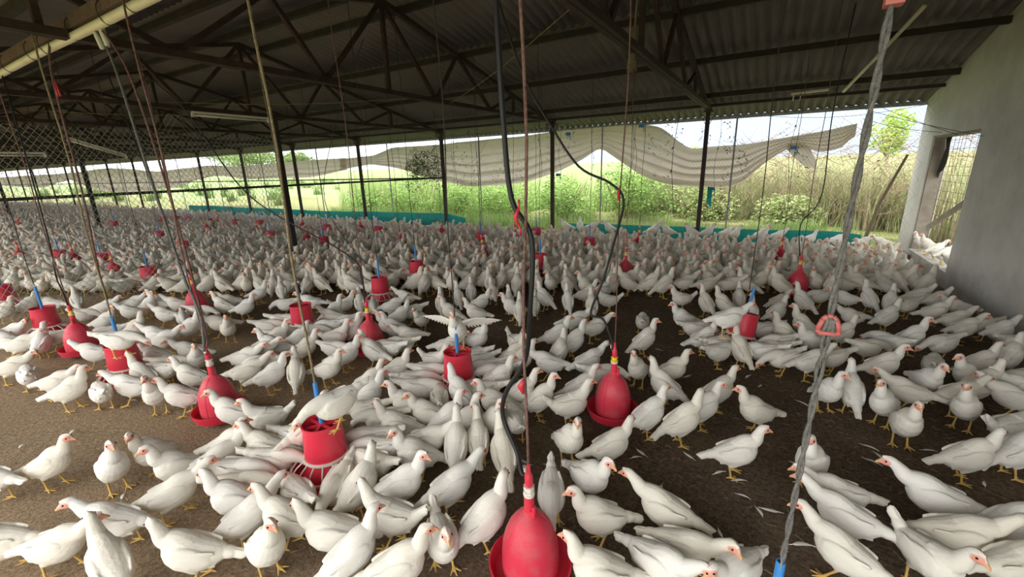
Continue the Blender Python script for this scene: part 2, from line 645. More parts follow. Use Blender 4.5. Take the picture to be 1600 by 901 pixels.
TOP = [(4.60, 'n'), (6.16, 'n'), (7.94, 'n')]
for k, x in enumerate(XT):
    t = empty('roof_truss', (x, 0, 0))
    m_ = MB()
    for s in (-1, 1):
        m_.bar((s * .028, -.6, 2.735), (s * .028, 9.85, 2.735), .05 if s < 0 else .045, .06)
    obj('bottom_chord', m_, M['rusty_steel'], t)
    for s in (1, -1):
        y_ = lambda y: RIDGE_Y + s * (y - RIDGE_Y)
        zt = lambda y: roof_z(y) - .105
        m_ = MB()
        m_.bar((0, y_(4.6), zt(4.6)), (0, y_(9.85), zt(9.85)), .07, .06)
        obj('top_chord', m_, M['rusty_steel'], t)
        for a, b in (((4.60, 1), (5.58, 0)), ((6.16, 1), (5.58, 0)), ((6.16, 1), (7.10, 0)), ((7.94, 1), (7.10, 0)), ((7.94, 1), (7.94, 0))):
            m_ = MB()
            pa = (0, y_(a[0]), zt(a[0]))
            pb = (0, y_(b[0]), 2.75)
            m_.bar(pa, pb, .046, .046, up=(1, 0, 0))
            obj('web', m_, M['rusty_steel'], t)
    m_ = MB()
    m_.bar((0, 4.6, roof_z(4.6) - .1), (0, 4.6, 2.75), .05, .05, up=(1, 0, 0))
    obj('web', m_, M['rusty_steel'], t)
    tag(t, 'rusty steel roof truss spanning the shed, %s from the white end wall' % ORD[k], 'truss', 'roof trusses')
PUR = [(9.66, .035, .05, 'thin eave'), (9.10, .07, .085, 'lowest thick'), (7.70, .065, .08, 'second'), (6.30, .065, .08, 'third'), (4.95, .065, .08, 'upper')]
for y, w, h, nm in PUR:
    m_ = MB()
    m_.bar((X_END, y, roof_z(y) - .02 - h / 2 + .01), (XW + .02, y, roof_z(y) - .02 - h / 2 + .01), w, h)
    tag(obj('purlin', m_, M['dark_steel']), 'dark %s purlin under the roof sheets of the far slope' % nm, 'purlin', 'purlins under the roof')
for y, nm in ((4.25, 'upper'), (2.9, 'middle'), (1.5, 'lower'), (.1, 'lowest')):
    m_ = MB()
    m_.bar((X_END, y, roof_z(y) - .05), (XW + .02, y, roof_z(y) - .05), .065, .08)
    tag(obj('purlin', m_, M['dark_steel']), 'dark %s purlin under the roof sheets of the near slope' % nm, 'purlin', 'purlins under the roof')

# near open side (behind the photographer): posts only
for k, x in enumerate(XT[:6]):
    m_ = MB()
    m_.bar((x, -.55, -.1), (x, -.55, 2.72), .075, .075)
    tag(obj('steel_post', m_, M['rusty_steel']), 'steel post on the near open side, %s from the white wall' % ORD[k], 'post', 'posts of the near side')

# ---------------------------------------------------------------- wire mesh and netting


def net(name, y_axis, c, a0, a1, z0, top, pitch, r, material, label, cat, sag=0.):
    """diamond net in a vertical plane: y_axis False -> plane Y=c along X; True -> plane X=c along Y"""
    m_ = MB()
    pos = (lambda a, z: (c, a, z)) if y_axis else (lambda a, z: (a, c, z))
    zmax = max(top(a0 + (a1 - a0) * i / 60) for i in range(61))
    kk = .75
    H = zmax - z0
    for s in (1, -1):
        a = a0 - H * kk - pitch
        while a < a1 + H * kk + pitch:
            pts = []
            st = 10
            for i in range(st + 1):
                z = z0 + H * i / st
                p = a + s * (z - z0) * kk
                if a0 <= p <= a1 and z <= top(p) + .04:
                    pts.append((p, z))
            if len(pts) > 1:
                if y_axis:
                    for (p, z), (p2, z2) in zip(pts, pts[1:]):
                        w0 = sag * math.sin(p * 2.1 + z * 1.3)
                        w1 = sag * math.sin(p2 * 2.1 + z2 * 1.3)
                        m_.wire((c + w0, p, z), (c + w1, p2, z2), r)
                else:
                    m_.wire(pos(*pts[0]), pos(*pts[-1]), r)
            a += pitch
    return tag(obj(name, m_, material), label, cat)


net('wire_mesh', False, YP + .045, X_END, XW, .05, lambda a: 2.62, .062, .0011, M['mesh_wire'], 'fine wire mesh closing the far open side of the shed', 'wire mesh')
SC = [(-.5, 2.1), (1.0, 2.2), (1.58, 2.36), (2.04, 2.56), (2.4, 2.46), (2.81, 2.40), (3.41, 2.64), (3.8, 2.50), (4.3, 2.40), (4.98, 2.40)]


def scallop(y):
    for (a, za), (b, zb) in zip(SC, SC[1:]):
        if a <= y <= b:
            return za + (zb - za) * (y - a) / (b - a)
    return 2.3


net('netting', True, -7.95, -.5, 4.98, .03, scallop, .074, .0028, M['net_cord'], 'knotted netting hung across the shed with scalloped top edge', 'netting', .05)


def cloth_strip(name, top, bot, material, label, cat, folds=5, amp=.05, y0=9.92, nu=90, nv=22, seed=0, kind=None):
    """cloth hung along the far side between two edge lines given as (x, z)"""
    m_ = MB()
    rg = random.Random(seed)
    xa, xb = top[0][0], top[-1][0]

    def at(E, x):
        x = max(min(x, E[-1][0]), E[0][0])
        for (a, za), (b, zb) in zip(E, E[1:]):
            if a <= x <= b + 1e-6:
                t = (x - a) / max(b - a, 1e-6)
                return za + (zb - za) * t
        return E[-1][1]

    def sm(E, x):
        w = (xb - xa) / nu * 1.5
        return (at(E, x - w) + 2 * at(E, x) + at(E, x + w)) / 4
    ids = []
    for i in range(nu + 1):
        x = xa + (xb - xa) * i / nu
        zt, zb = sm(top, x), sm(bot, x)
        row = []
        for j in range(nv + 1):
            v = j / nv
            ph = 2 * math.pi * folds * v + 1.1 * math.sin(x * 1.3 + seed) + .5 * math.sin(x * 3.7)
            h = max(zt - zb, .05)
            d = amp * min(1, h * 1.3) * (math.sin(ph) + .35 * math.sin(2.3 * ph + x)) * (.35 + .65 * v)
            row.append(m_.v((x, y0 + d, zt + (zb - zt) * v + .012 * math.sin(ph * 1.2))))
        ids.append(row)
    for i in range(nu):
        for j in range(nv):
            m_.f([ids[i][j], ids[i][j + 1], ids[i + 1][j + 1], ids[i + 1][j]])
    o = obj(name, m_, material, smooth='all')
    tag(o, label, cat, None, kind)
    return o

# ---------------------------------------------------------------- hens
def ell_tube(mb, pts, rads, n=14, up=(0, 0, 1)):
    """closed tube along pts with elliptical sections rads = (half height, half width)"""
    P = [Vector(p) for p in pts]
    rings = []
    for i, p in enumerate(P):
        t = (P[min(i + 1, len(P) - 1)] - P[max(i - 1, 0)]).normalized()
        side = Vector(up).cross(t)
        if side.length < 1e-4:
            side = Vector((0, 1, 0))
        side.normalize()
        nrm = t.cross(side).normalized()
        rv, rw = rads[i]
        rings.append([mb.v(p + nrm * rv * math.cos(a) + side * rw * math.sin(a)) for a in (2 * math.pi * k / n for k in range(n))])
    for a, b in zip(rings, rings[1:]):
        for k in range(n):
            mb.f([a[k], a[(k + 1) % n], b[(k + 1) % n], b[k]])
    mb.f(list(reversed(rings[0])))
    mb.f(rings[-1])


def ellipsoid(mb, c, ax, r, nu=14, nv=9):
    """ellipsoid at c with axis vectors ax (three unit vectors) and radii r"""
    c = Vector(c)
    ax = [Vector(a) for a in ax]
    rows = []
    for j in range(1, nv):
        th = math.pi * j / nv
        rows.append([mb.v(c + ax[0] * r[0] * math.cos(th) + ax[1] * r[1] * math.sin(th) * math.cos(2 * math.pi * k / nu) + ax[2] * r[2] * math.sin(th) * math.sin(2 * math.pi * k / nu)) for k in range(nu)])
    a, b = mb.v(c + ax[0] * r[0]), mb.v(c - ax[0] * r[0])
    for k in range(nu):
        k2 = (k + 1) % nu
        mb.f([a, rows[0][k], rows[0][k2]])
        mb.f([b, rows[-1][k2], rows[-1][k]])
        for p, q in zip(rows, rows[1:]):
            mb.f([p[k], q[k], q[k2], p[k2]])


def frame(d, up=(0, 0, 1)):
    d = Vector(d).normalized()
    s = Vector(up).cross(d)
    s = s.normalized() if s.length > 1e-4 else Vector((0, 1, 0))
    return d, s, d.cross(s).normalized()


# pose: torso pitch (deg, breast up), tail lift relative to the torso, neck points in the torso's side plane, head yaw and pitch, leg stride
POSES = {
    'U': dict(pitch=34, tail=-4, neck=[(.100, .098), (.110, .15), (.120, .188)], hp=-6, z=.185, stride=.0),
    'S': dict(pitch=25, tail=8, neck=[(.110, .085), (.126, .130), (.138, .166)], hp=-8, z=.185, stride=.02),
    'W': dict(pitch=13, tail=0, neck=[(.135, .060), (.172, .095), (.202, .120)], hp=-12, z=.18, stride=.055),
    'F': dict(pitch=-9, tail=10, neck=[(.142, .012), (.185, -.005), (.218, -.035)], hp=-48, z=.175, stride=.03),
    'T': dict(pitch=8, tail=52, neck=[(.112, .078), (.130, .122), (.143, .155)], hp=-8, z=.185, stride=.03),
    'X': dict(pitch=42, tail=6, neck=[(.100, .092), (.118, .14), (.130, .18)], hp=-6, z=.185, stride=.0),
}
HEN_SECTIONS = [  # u along the back, v up, half height, half width
    (-.138, .030, .017, .019), (-.117, .021, .037, .037), (-.088, .008, .056, .053), (-.05, -.008, .074, .067), (-.008, -.018, .085, .076),
    (.035, -.016, .086, .078), (.07, -.005, .077, .071), (.098, .009, .059, .057), (.120, .021, .034, .036)]


def build_hen(pose, yaw, seed, voxel=.0042):
    P = POSES[pose]
    rng = random.Random(seed)
    mb = MB()
    th = math.radians(P['pitch'])
    zc = P['z']
    U = Vector((math.cos(th), 0, math.sin(th)))
    V = Vector((-math.sin(th), 0, math.cos(th)))
    Y = Vector((0, 1, 0))
    C = Vector((-.01, 0, zc))

    def q(u, v, y=0.):
        return C + U * u + V * v + Y * y
    # torso
    ell_tube(mb, [q(u, v) for u, v, a, b in HEN_SECTIONS], [(a, b) for u, v, a, b in HEN_SECTIONS], 18, V)
    # neck: control points are world offsets from the torso centre
    base = q(.038, .012)
    pts = [base, q(.078, .030)] + [C + Vector((x, 0, z)) for x, z in P['neck']]
    hy = math.radians(yaw)
    head = pts[-1]
    # smooth the neck
    fine = catmull(pts, 5)
    n = len(fine)
    rad = []
    for i in range(n):
        t = i / (n - 1)
        r = .064 * (1 - t) ** 1.35 + .0245 * t ** .6
        r = max(r, .0240)
        rad.append((r * 1.04, r * .95))
    ell_tube(mb, fine, rad, 14, V)
    hp = math.radians(P['hp'])
    hd = Vector((math.cos(hp) * math.cos(hy), math.cos(hp) * math.sin(hy), math.sin(hp)))
    h0, hs, hu = frame(hd)
    hc = head + hd * .012 + hu * .004
    ellipsoid(mb, hc, (h0, hs, hu), (.0355, .0245, .0275), 14, 9)
    ellipsoid(mb, hc + hd * .018 - hu * .004, (h0, hs, hu), (.0235, .0168, .0185), 12, 8)
    # beak
    ell_tube(mb, [hc + hd * .024 - hu * .002, hc + hd * .038 - hu * .005, hc + hd * .052 - hu * .010, hc + hd * .060 - hu * .0155],
             [(.0138, .0122), (.0112, .0096), (.0070, .0062), (.0026, .0026)], 10, hu)
    # small comb and wattles of a young layer
    for k in range(4):
        ellipsoid(mb, hc + hd * (.022 - .009 * k) + hu * (.0235 + .0015 * (1.5 - abs(k - 1.5))), (hu, h0, hs), (.0075, .0062, .0034), 8, 6)
    for s in (1, -1):
        ellipsoid(mb, hc + hd * .022 - hu * .0195 + hs * s * .006, (hu, h0, hs), (.0065, .005, .0032), 8, 6)
    # folded wings (one raised pair for the flapping hen)
    if pose != 'X':
        for s in (1, -1):
            d = (U * -1 + V * -.10 + Y * s * -.06).normalized()
            w0, ws, wu = frame(d, V)
            ellipsoid(mb, q(-.002, .002, s * .052), (w0, wu, ws), (.096, .050, .022), 18, 12)
            for k in range(6):      # flight feathers showing as ridges along the lower wing
                o = q(-.042, -.034 + .0145 * k, s * (.053 + .0025 * (k % 2)))
                dd = (U * -1 + V * (.0 + .03 * k) + Y * s * (-.24)).normalized()
                f0, fs, fu = frame(dd, V)
                ellipsoid(mb, o, (f0, fu, fs), (.080 - .005 * k, .0135, .0060), 10, 8)
    else:
        for s in (1, -1):
            root = q(.05, .045, s * .05)
            out = (Y * s * 1.0 + V * .30 + U * -.12).normalized()
            tip = root + out * .20
            ell_tube(mb, [root, root + out * .10 + V * .012, tip], [(.017, .034), (.012, .030), (.006, .018)], 10, V)
            for k in range(11):
                t = k / 10
                o = root + out * (.02 + .19 * t)
                dd = (-U * (1.15 - .75 * t) + out * (.15 + .95 * t) - V * .22).normalized()
                L = .055 + .020 * t
                f0, fs, fu = frame(dd, V)
                ellipsoid(mb, o + dd * L * .9, (f0, fs, fu), (L, .013, .0045), 10, 8)
    # tail fan
    ta = math.radians(P['tail'])
    tb = q(-.112, .020)
    for k in range(9):
        f = (k - 4) / 4
        lift = ta + math.radians(6 * (1 - abs(f)) - 5)
        d = (-U * math.cos(lift) + V * math.sin(lift) + Y * f * .20).normalized()
        nrm = (V * math.cos(lift) + U * math.sin(lift))
        side = (Y * (.35 + .0 * f) + nrm * (.94 if f >= 0 else -.94)).normalized() if abs(f) > .2 else Y
        f0 = d
        fs = (side - d * side.dot(d)).normalized()
        fu = f0.cross(fs)
        L = .062 - .008 * abs(f) + rng.uniform(-.004, .004)
        ellipsoid(mb, tb + d * L * .95 + nrm * (.016 * (1 - abs(f)) - .004), (f0, fs, fu), (L, .0165, .0052), 10, 10)
    ellipsoid(mb, tb + (-U * math.cos(ta) + V * math.sin(ta)) * .024, ((-U * math.cos(ta) + V * math.sin(ta)), Y, (V * math.cos(ta) + U * math.sin(ta))), (.050, .030, .030), 14, 9)
    # legs
    for s, st in ((1, P['stride']), (-1, -P['stride'])):
        hip = q(-.015, -.035, s * .036)
        hock = Vector((-.028 + st * .55, s * .036, .088))
        foot = Vector((-.006 + st, s * .040, .012))
        ell_tube(mb, [hip, hip.lerp(hock, .45) + Vector((.014, 0, 0)), hip.lerp(hock, .8) + Vector((.006, 0, 0)), hock], [(.047, .034), (.036, .027), (.021, .017), (.0105, .010)], 12, (1, 0, 0))
        ell_tube(mb, [hock + Vector((0, 0, .012)), hock, hock.lerp(foot, .5), foot], [(.008, .008), (.0082, .0078), (.0064, .006), (.0078, .0072)], 9, (1, 0, 0))
        for a, L in ((0, .056), (36, .048), (-36, .048), (178, .026)):
            a = math.radians(a + s * 6)
            d = Vector((math.cos(a), math.sin(a), 0))
            ell_tube(mb, [foot, foot + d * L * .5 + Vector((0, 0, -.003)), Vector((foot.x, foot.y, .0065)) + d * L], [(.0066, .0064), (.0056, .0054), (.0038, .0036)], 8)
    me = mb.mesh('hen_rough')
    ob = bpy.data.objects.new('hen_rough', me)
    C_.objects.link(ob)
    r = ob.modifiers.new('r', 'REMESH')
    r.mode = 'VOXEL'
    r.voxel_size = voxel
    sm = ob.modifiers.new('s', 'SMOOTH')
    sm.factor = .5
    sm.iterations = 2
    dm = ob.modifiers.new('d', 'DECIMATE')
    dm.ratio = .45
    dg = bpy.context.evaluated_depsgraph_get()
    out = bpy.data.meshes.new_from_object(ob.evaluated_get(dg))
    out.name = 'hen_%s' % pose
    bpy.data.objects.remove(ob)
    bpy.data.meshes.remove(me)
    # eyes
    bm = bmesh.new()
    bm.from_mesh(out)
    eyes0 = len(bm.verts)
    for s in (1, -1):
        m = Matrix.Translation(hc + hd * .0155 + hs * s * .0203 + hu * .0055)
        bmesh.ops.create_icosphere(bm, subdivisions=2, radius=.0050, matrix=m)
    bm.to_mesh(out)
    bm.free()
    # colours of plumage, bare skin, beak and legs
    nv = len(out.vertices)
    co = np.zeros(nv * 3, np.float32)
    out.vertices.foreach_get('co', co)
    co = co.reshape(-1, 3)
    col = np.tile(np.array([.80, .785, .745, 1], np.float32), (nv, 1))

    def mix(mask, c):
        m = np.clip(mask, 0, 1)[:, None]
        col[:, :3] = col[:, :3] * (1 - m) + np.array(c, np.float32) * m
    rel = co - np.array(hc, np.float32)
    fx = rel @ np.array(hd)
    fz = rel @ np.array(hu)
    fy = rel @ np.array(hs)
    near = np.linalg.norm(rel, axis=1) < .075
    face = np.sqrt(((fx - .019) / .0225) ** 2 + ((fz + .002) / .0190) ** 2)
    mix(near * np.clip((1.18 - face) / .25, 0, 1) * (np.abs(fy) > .006), (.78, .36, .29))
    mix(near * np.clip((fz - .0272) / .004, 0, 1) * (fx > -.018), (.74, .27, .22))
    mix(near * np.clip((-.0185 - fz) / .002, 0, 1) * (fz > -.028) * (fx > .015) * (fx < .031) * (np.abs(fy) < .012), (.76, .33, .28))
    mix(near * np.clip((fx - .036) / .004, 0, 1), (.74, .42, .22))
    mix((co[:, 2] < .105) * np.clip((.093 - co[:, 2]) / .01, 0, 1) * (co[:, 0] > -.09) * (co[:, 0] < .13), (.62, .42, .13))
    # the head of a feeding hen reaches low too: put its plumage back
    if pose == 'F':
        lowhead = near & (co[:, 2] < .105) & (fx < .0)
        col[lowhead, :3] = (.80, .785, .745)
    col[eyes0:, :3] = (.03, .015, .01)
    at = out.color_attributes.new('plumage', 'FLOAT_COLOR', 'POINT')
    at.data.foreach_set('color', col.ravel())
    out.polygons.foreach_set('use_smooth', [True] * len(out.polygons))
    out.materials.append(M['hen'])
    return out

HENS = [
(-8.079,1.312,48,'S',0.000,1,'standing white hen facing right, sixth behind the third front-row feeder'),
(-7.922,1.517,-149,'W',0.000,2,'stretched white hen facing left, in front of the feeder seen through the netting'),
(-7.721,1.699,168,'U',0.000,1,'upright white hen facing away, fourth behind the third front-row feeder'),
(-8.038,1.117,31,'S',0.000,1,'standing white hen facing right, fifth behind the third front-row feeder'),
(-6.806,0.837,-149,'W',0.000,2,'stretched white hen facing left, second left of the third front-row feeder'),
(-6.846,0.951,31,'W',0.000,2,'stretched white hen facing right, first left of the third front-row feeder'),
(-6.380,0.856,-132,'S',0.000,0,'standing white hen facing left, in front of the third front-row feeder'),
(-6.197,0.883,48,'W',0.000,0,'stretched white hen facing right, third left of the third front-row drinker'),
(-6.035,0.989,137,'U',0.000,2,'upright white hen facing away rightward, first left of the third front-row drinker'),
(-6.167,1.127,-131,'F',0.000,1,'head-down white hen facing left, second left of the third front-row drinker'),
(-5.498,0.692,48,'W',0.000,2,'stretched white hen facing right, second in front of the third front-row drinker'),
(-5.134,0.715,172,'F',0.000,0,'head-down white hen facing away, second left of the second front-row feeder'),
(-4.753,0.788,40,'W',0.000,0,'stretched white hen facing right, first left of the second front-row feeder'),
(-4.415,0.782,43,'S',0.000,1,'standing white hen facing right, second in front of the second front-row feeder'),
(-4.202,0.902,174,'F',0.000,0,'head-down white hen facing away, third in front of the second front-row feeder'),
(-4.075,1.051,-146,'W',0.000,0,'stretched white hen facing left, fourth in front of the second front-row feeder'),
(-4.195,1.168,-166,'U',0.000,0,'upright white hen facing away leftward, first in front of the second front-row feeder'),
(-5.203,1.163,-142,'W',0.000,2,'stretched white hen facing left, first in front of the third front-row drinker'),
(-4.275,1.102,39,'F',0.340,0,'head-down white hen perched on the rim of the second front-row feeder, facing right'),
(-6.315,1.554,39,'S',0.000,2,'standing white hen facing right, just right of the third front-row feeder'),
(-5.854,1.465,-130,'F',0.000,1,'head-down white hen facing left, just behind the third front-row drinker'),
(-5.596,1.573,50,'U',0.000,1,'upright white hen facing right, first right of the third front-row drinker'),
(-6.903,1.550,31,'F',0.000,2,'head-down white hen facing right, first behind the third front-row feeder'),
(-7.083,1.798,39,'W',0.000,0,'stretched white hen facing right, second behind the third front-row feeder'),
(-6.962,2.035,39,'W',0.000,2,'stretched white hen facing right, third behind the third front-row feeder'),
(-6.499,1.854,-149,'W',0.000,0,'stretched white hen facing left, fourth left of the drinker under the netting edge'),
(-6.576,2.048,31,'U',0.000,2,'upright white hen facing right, third left of the drinker under the netting edge'),
(-6.576,2.186,-149,'S',0.000,0,'standing white hen facing left, second left of the drinker under the netting edge'),
(-6.326,2.274,-149,'W',0.000,0,'stretched white hen facing left, first left of the drinker under the netting edge'),
(-5.938,1.999,-156,'W',0.000,0,'stretched white hen facing left, second in front of the drinker under the netting edge'),
(-5.674,2.061,-20,'F',0.000,0,'head-down white hen facing the camera, third in front of the drinker under the netting edge'),
(-5.143,1.887,39,'S',0.000,0,'standing white hen facing right, third right of the third front-row drinker'),
(-4.987,1.592,50,'W',0.000,2,'stretched white hen facing right, second behind the second front-row feeder'),
(-5.213,1.651,-149,'W',0.000,0,'stretched white hen facing left, second right of the third front-row drinker'),
(-4.412,1.606,-145,'W',0.000,1,'stretched white hen facing left, third right of the second front-row feeder'),
(-4.162,1.539,-20,'S',0.000,0,'standing white hen facing the camera, fourth right of the second front-row feeder'),
(-4.597,1.413,-141,'S',0.000,1,'standing white hen facing left, first behind the second front-row feeder'),
(-4.298,1.396,39,'F',0.000,2,'head-down white hen facing right, first right of the second front-row feeder'),
(-3.845,1.361,-149,'S',0.000,0,'standing white hen facing left, third behind the second front-row drinker'),
(-4.205,1.298,-156,'F',0.000,2,'head-down white hen facing left, second right of the second front-row feeder'),
(-3.736,1.078,-36,'U',0.000,0,'upright white hen facing the camera, second left of the second front-row drinker'),
(-3.542,1.168,-130,'S',0.000,0,'standing white hen facing left, first left of the second front-row drinker'),
(-2.967,1.230,-145,'S',0.000,1,'standing white hen facing left, first in front of the second front-row drinker'),
(-5.644,2.495,-157,'S',0.000,0,'standing white hen facing left, second right of the drinker under the netting edge'),
(-5.332,2.577,31,'S',0.000,0,'standing white hen facing right, fourth right of the drinker under the netting edge'),
(-5.779,2.667,-149,'W',0.000,1,'stretched white hen facing left, first right of the drinker under the netting edge'),
(-5.702,2.253,31,'F',0.000,0,'head-down white hen facing right, first in front of the drinker under the netting edge'),
(-5.229,2.068,158,'S',0.000,1,'standing white hen facing away, fourth in front of the drinker under the netting edge'),
(-4.996,2.139,-129,'W',0.000,2,'stretched white hen facing left, fourth left of the feeder flanked by two hens'),
(-4.745,2.089,-24,'T',0.000,0,'tail-cocked white hen facing the camera, third left of the feeder flanked by two hens'),
(-3.531,1.626,51,'W',0.000,0,'stretched white hen facing right, first behind the second front-row drinker'),
(-3.818,1.760,31,'W',0.000,0,'stretched white hen facing right, fourth behind the second front-row drinker'),
(-5.831,3.026,31,'S',0.000,0,'standing white hen facing right, third right of the drinker under the netting edge'),
(-5.035,2.921,-140,'F',0.000,2,'head-down white hen facing left, second behind the feeder flanked by two hens'),
(-4.790,3.106,-149,'W',0.000,0,'stretched white hen facing left, just left of the small mid-flock feeder'),
(-5.594,3.210,150,'U',0.000,0,'upright white hen facing away, fifth right of the drinker under the netting edge'),
(-4.175,2.932,52,'U',0.000,0,'upright white hen facing right, first behind the feeder flanked by two hens'),
(-4.312,3.201,52,'T',0.000,2,'tail-cocked white hen facing right, third in front of the small mid-flock feeder'),
(-4.139,3.306,142,'S',0.000,0,'standing white hen facing away, first in front of the small mid-flock feeder'),
(-3.965,3.355,-40,'F',0.000,1,'head-down white hen facing the camera, second in front of the small mid-flock feeder'),
(-3.741,3.437,52,'W',0.000,0,'stretched white hen facing right, fourth in front of the small mid-flock feeder'),
(-3.861,3.804,-159,'W',0.000,0,'stretched white hen facing left, first right of the small mid-flock feeder'),
(-3.392,3.192,52,'S',0.000,1,'standing white hen facing right, third behind the middle second-row drinker'),
(-3.389,3.389,-128,'F',0.000,0,'head-down white hen facing left, fourth behind the middle second-row drinker'),
(-3.094,3.239,-79,'S',0.000,0,'standing white hen facing forward left, fourth right of the middle second-row drinker'),
(-4.005,2.832,-158,'W',0.000,0,'stretched white hen facing left, first right of the feeder flanked by two hens'),
(-3.760,2.859,-128,'F',0.000,0,'head-down white hen facing left, third right of the feeder flanked by two hens'),
(-3.831,2.650,-149,'F',0.000,0,'head-down white hen facing left, second right of the feeder flanked by two hens'),
(-3.871,2.490,31,'F',0.000,0,'head-down white hen facing right, first in front of the feeder flanked by two hens'),
(-4.454,2.352,40,'F',0.000,1,'head-down white hen facing right, second left of the feeder flanked by two hens'),
(-4.468,2.523,31,'F',0.000,1,'head-down white hen facing right, first left of the feeder flanked by two hens'),
(-4.046,2.287,52,'F',0.000,1,'head-down white hen facing right, second in front of the feeder flanked by two hens'),
(-3.792,2.231,52,'S',0.000,1,'standing white hen facing right, fourth in front of the feeder flanked by two hens'),
(-3.539,2.145,52,'S',0.000,0,'standing white hen facing right, third left of the middle second-row drinker'),
(-4.002,2.153,52,'S',0.000,2,'standing white hen facing right, third in front of the feeder flanked by two hens'),
(-3.815,2.039,-140,'S',0.000,0,'standing white hen facing left, fifth in front of the feeder flanked by two hens'),
(-3.809,1.898,31,'W',0.000,0,'stretched white hen facing right, sixth in front of the feeder flanked by two hens'),
(-3.506,2.467,40,'T',0.000,0,'tail-cocked white hen facing right, second left of the middle second-row drinker'),
(-3.491,2.631,31,'U',0.000,0,'upright white hen facing right, first behind the middle second-row drinker'),
(-3.311,2.287,22,'F',0.000,0,'head-down white hen facing right, first left of the middle second-row drinker'),
(-3.059,2.222,40,'S',0.000,0,'standing white hen facing right, third in front of the middle second-row drinker'),
(-2.893,2.388,-174,'S',0.000,0,'standing white hen facing away leftward, second in front of the middle second-row drinker'),
(-2.834,2.522,-167,'F',0.000,1,'head-down white hen facing left, first in front of the middle second-row drinker'),
(-2.813,2.662,-159,'F',0.000,0,'head-down white hen facing left, second right of the middle second-row drinker'),
(-2.904,2.855,-139,'W',0.000,0,'stretched white hen facing left, third right of the middle second-row drinker'),
(-3.268,2.935,-149,'S',0.000,0,'standing white hen facing left, second behind the middle second-row drinker'),
(-3.118,2.886,-149,'S',0.000,0,'standing white hen facing left, first right of the middle second-row drinker'),
(-3.249,3.748,131,'U',0.000,0,'upright white hen facing away, second right of the small mid-flock feeder'),
(-2.927,3.545,-149,'U',0.000,0,'upright white hen facing left, fifth right of the middle second-row drinker'),
(-3.198,4.027,138,'U',0.000,1,'upright white hen facing away, third right of the small mid-flock feeder'),
(-3.187,4.282,127,'S',0.000,1,'standing white hen facing away, fourth right of the small mid-flock feeder'),
(-2.859,4.000,31,'S',0.000,0,'standing white hen facing right, seventh right of the middle second-row drinker'),
(-2.684,3.677,-149,'S',0.000,2,'standing white hen facing left, sixth right of the middle second-row drinker'),
(-2.933,4.403,134,'S',0.000,0,'standing white hen facing away, fifth right of the small mid-flock feeder'),
(-2.549,4.167,122,'U',0.000,1,'upright white hen facing away, ninth right of the middle second-row drinker'),
(-1.951,2.427,-72,'X',0.355,2,'wing-flapping white hen perched on the rim of the open-topped feeder, facing the camera'),
(-2.398,2.823,31,'W',0.000,0,'stretched white hen facing right, fourth behind the open-topped feeder'),
(-2.224,3.037,2,'U',0.000,0,'upright white hen facing forward right, fifth behind the open-topped feeder'),
(-2.280,2.506,4,'T',0.000,1,'tail-cocked white hen facing forward right, second behind the open-topped feeder'),
(-2.198,2.329,31,'F',0.000,1,'head-down white hen facing right, first left of the open-topped feeder'),
(-2.195,2.178,41,'F',0.000,0,'head-down white hen facing right, third left of the open-topped feeder'),
(-2.074,2.083,31,'F',0.000,1,'head-down white hen facing right, second left of the open-topped feeder'),
(-2.434,2.182,41,'S',0.000,1,'standing white hen facing right, fourth left of the open-topped feeder'),
(-2.960,1.967,22,'S',0.000,0,'standing white hen facing right, fourth in front of the middle second-row drinker'),
(-3.273,1.669,51,'S',0.000,0,'standing white hen facing right, first right of the second front-row drinker'),
(-3.117,1.786,141,'U',0.000,0,'upright white hen facing away, second right of the second front-row drinker'),
(-3.548,1.779,-149,'F',0.000,2,'head-down white hen facing left, second behind the second front-row drinker'),
(-2.486,1.963,52,'S',0.000,0,'standing white hen facing right, fifth left of the open-topped feeder'),
(-2.326,1.809,52,'S',0.000,0,'standing white hen facing right, fourth behind the biggest feeder'),
(-2.172,1.263,82,'S',0.118,0,'standing white hen on the biggest feeder, second of its perched hens'),
(-1.899,1.272,-107,'F',0.355,0,'head-down white hen on the biggest feeder, first of its perched hens'),
(-2.187,1.689,-145,'F',0.000,1,'head-down white hen facing left, third behind the biggest feeder'),
(-2.015,1.666,-149,'F',0.000,2,'head-down white hen facing left, second behind the biggest feeder'),
(-1.840,1.648,-145,'S',0.000,2,'standing white hen facing left, fourth right of the biggest feeder'),
(-2.701,1.306,-129,'T',0.000,0,'tail-cocked white hen facing left, second in front of the second front-row drinker'),
(-1.944,2.678,-129,'F',0.000,0,'head-down white hen facing left, first behind the open-topped feeder'),
(-2.065,2.744,-144,'F',0.000,0,'head-down white hen facing left, third behind the open-topped feeder'),
(-1.832,2.614,-139,'F',0.000,0,'head-down white hen facing left, first right of the open-topped feeder'),
(-1.700,2.567,-144,'F',0.000,1,'head-down white hen facing left, third right of the open-topped feeder'),
(-1.632,2.457,46,'S',0.000,0,'standing white hen facing right, second right of the open-topped feeder'),
(-1.642,2.288,-159,'F',0.000,0,'head-down white hen facing left, second in front of the open-topped feeder'),
(-1.728,2.150,174,'U',0.000,2,'upright white hen facing away leftward, first in front of the open-topped feeder'),
(-1.851,2.046,132,'F',0.000,0,'head-down white hen facing away, third in front of the open-topped feeder'),
(-1.951,1.856,-149,'S',0.000,0,'standing white hen facing left, fourth in front of the open-topped feeder'),
(-1.771,1.847,-139,'S',0.000,1,'standing white hen facing left, sixth in front of the open-topped feeder'),
(-1.623,1.837,52,'U',0.000,0,'upright white hen facing right, seventh in front of the open-topped feeder'),
(-1.490,1.838,57,'U',0.000,0,'upright white hen facing away rightward, eighth in front of the open-topped feeder'),
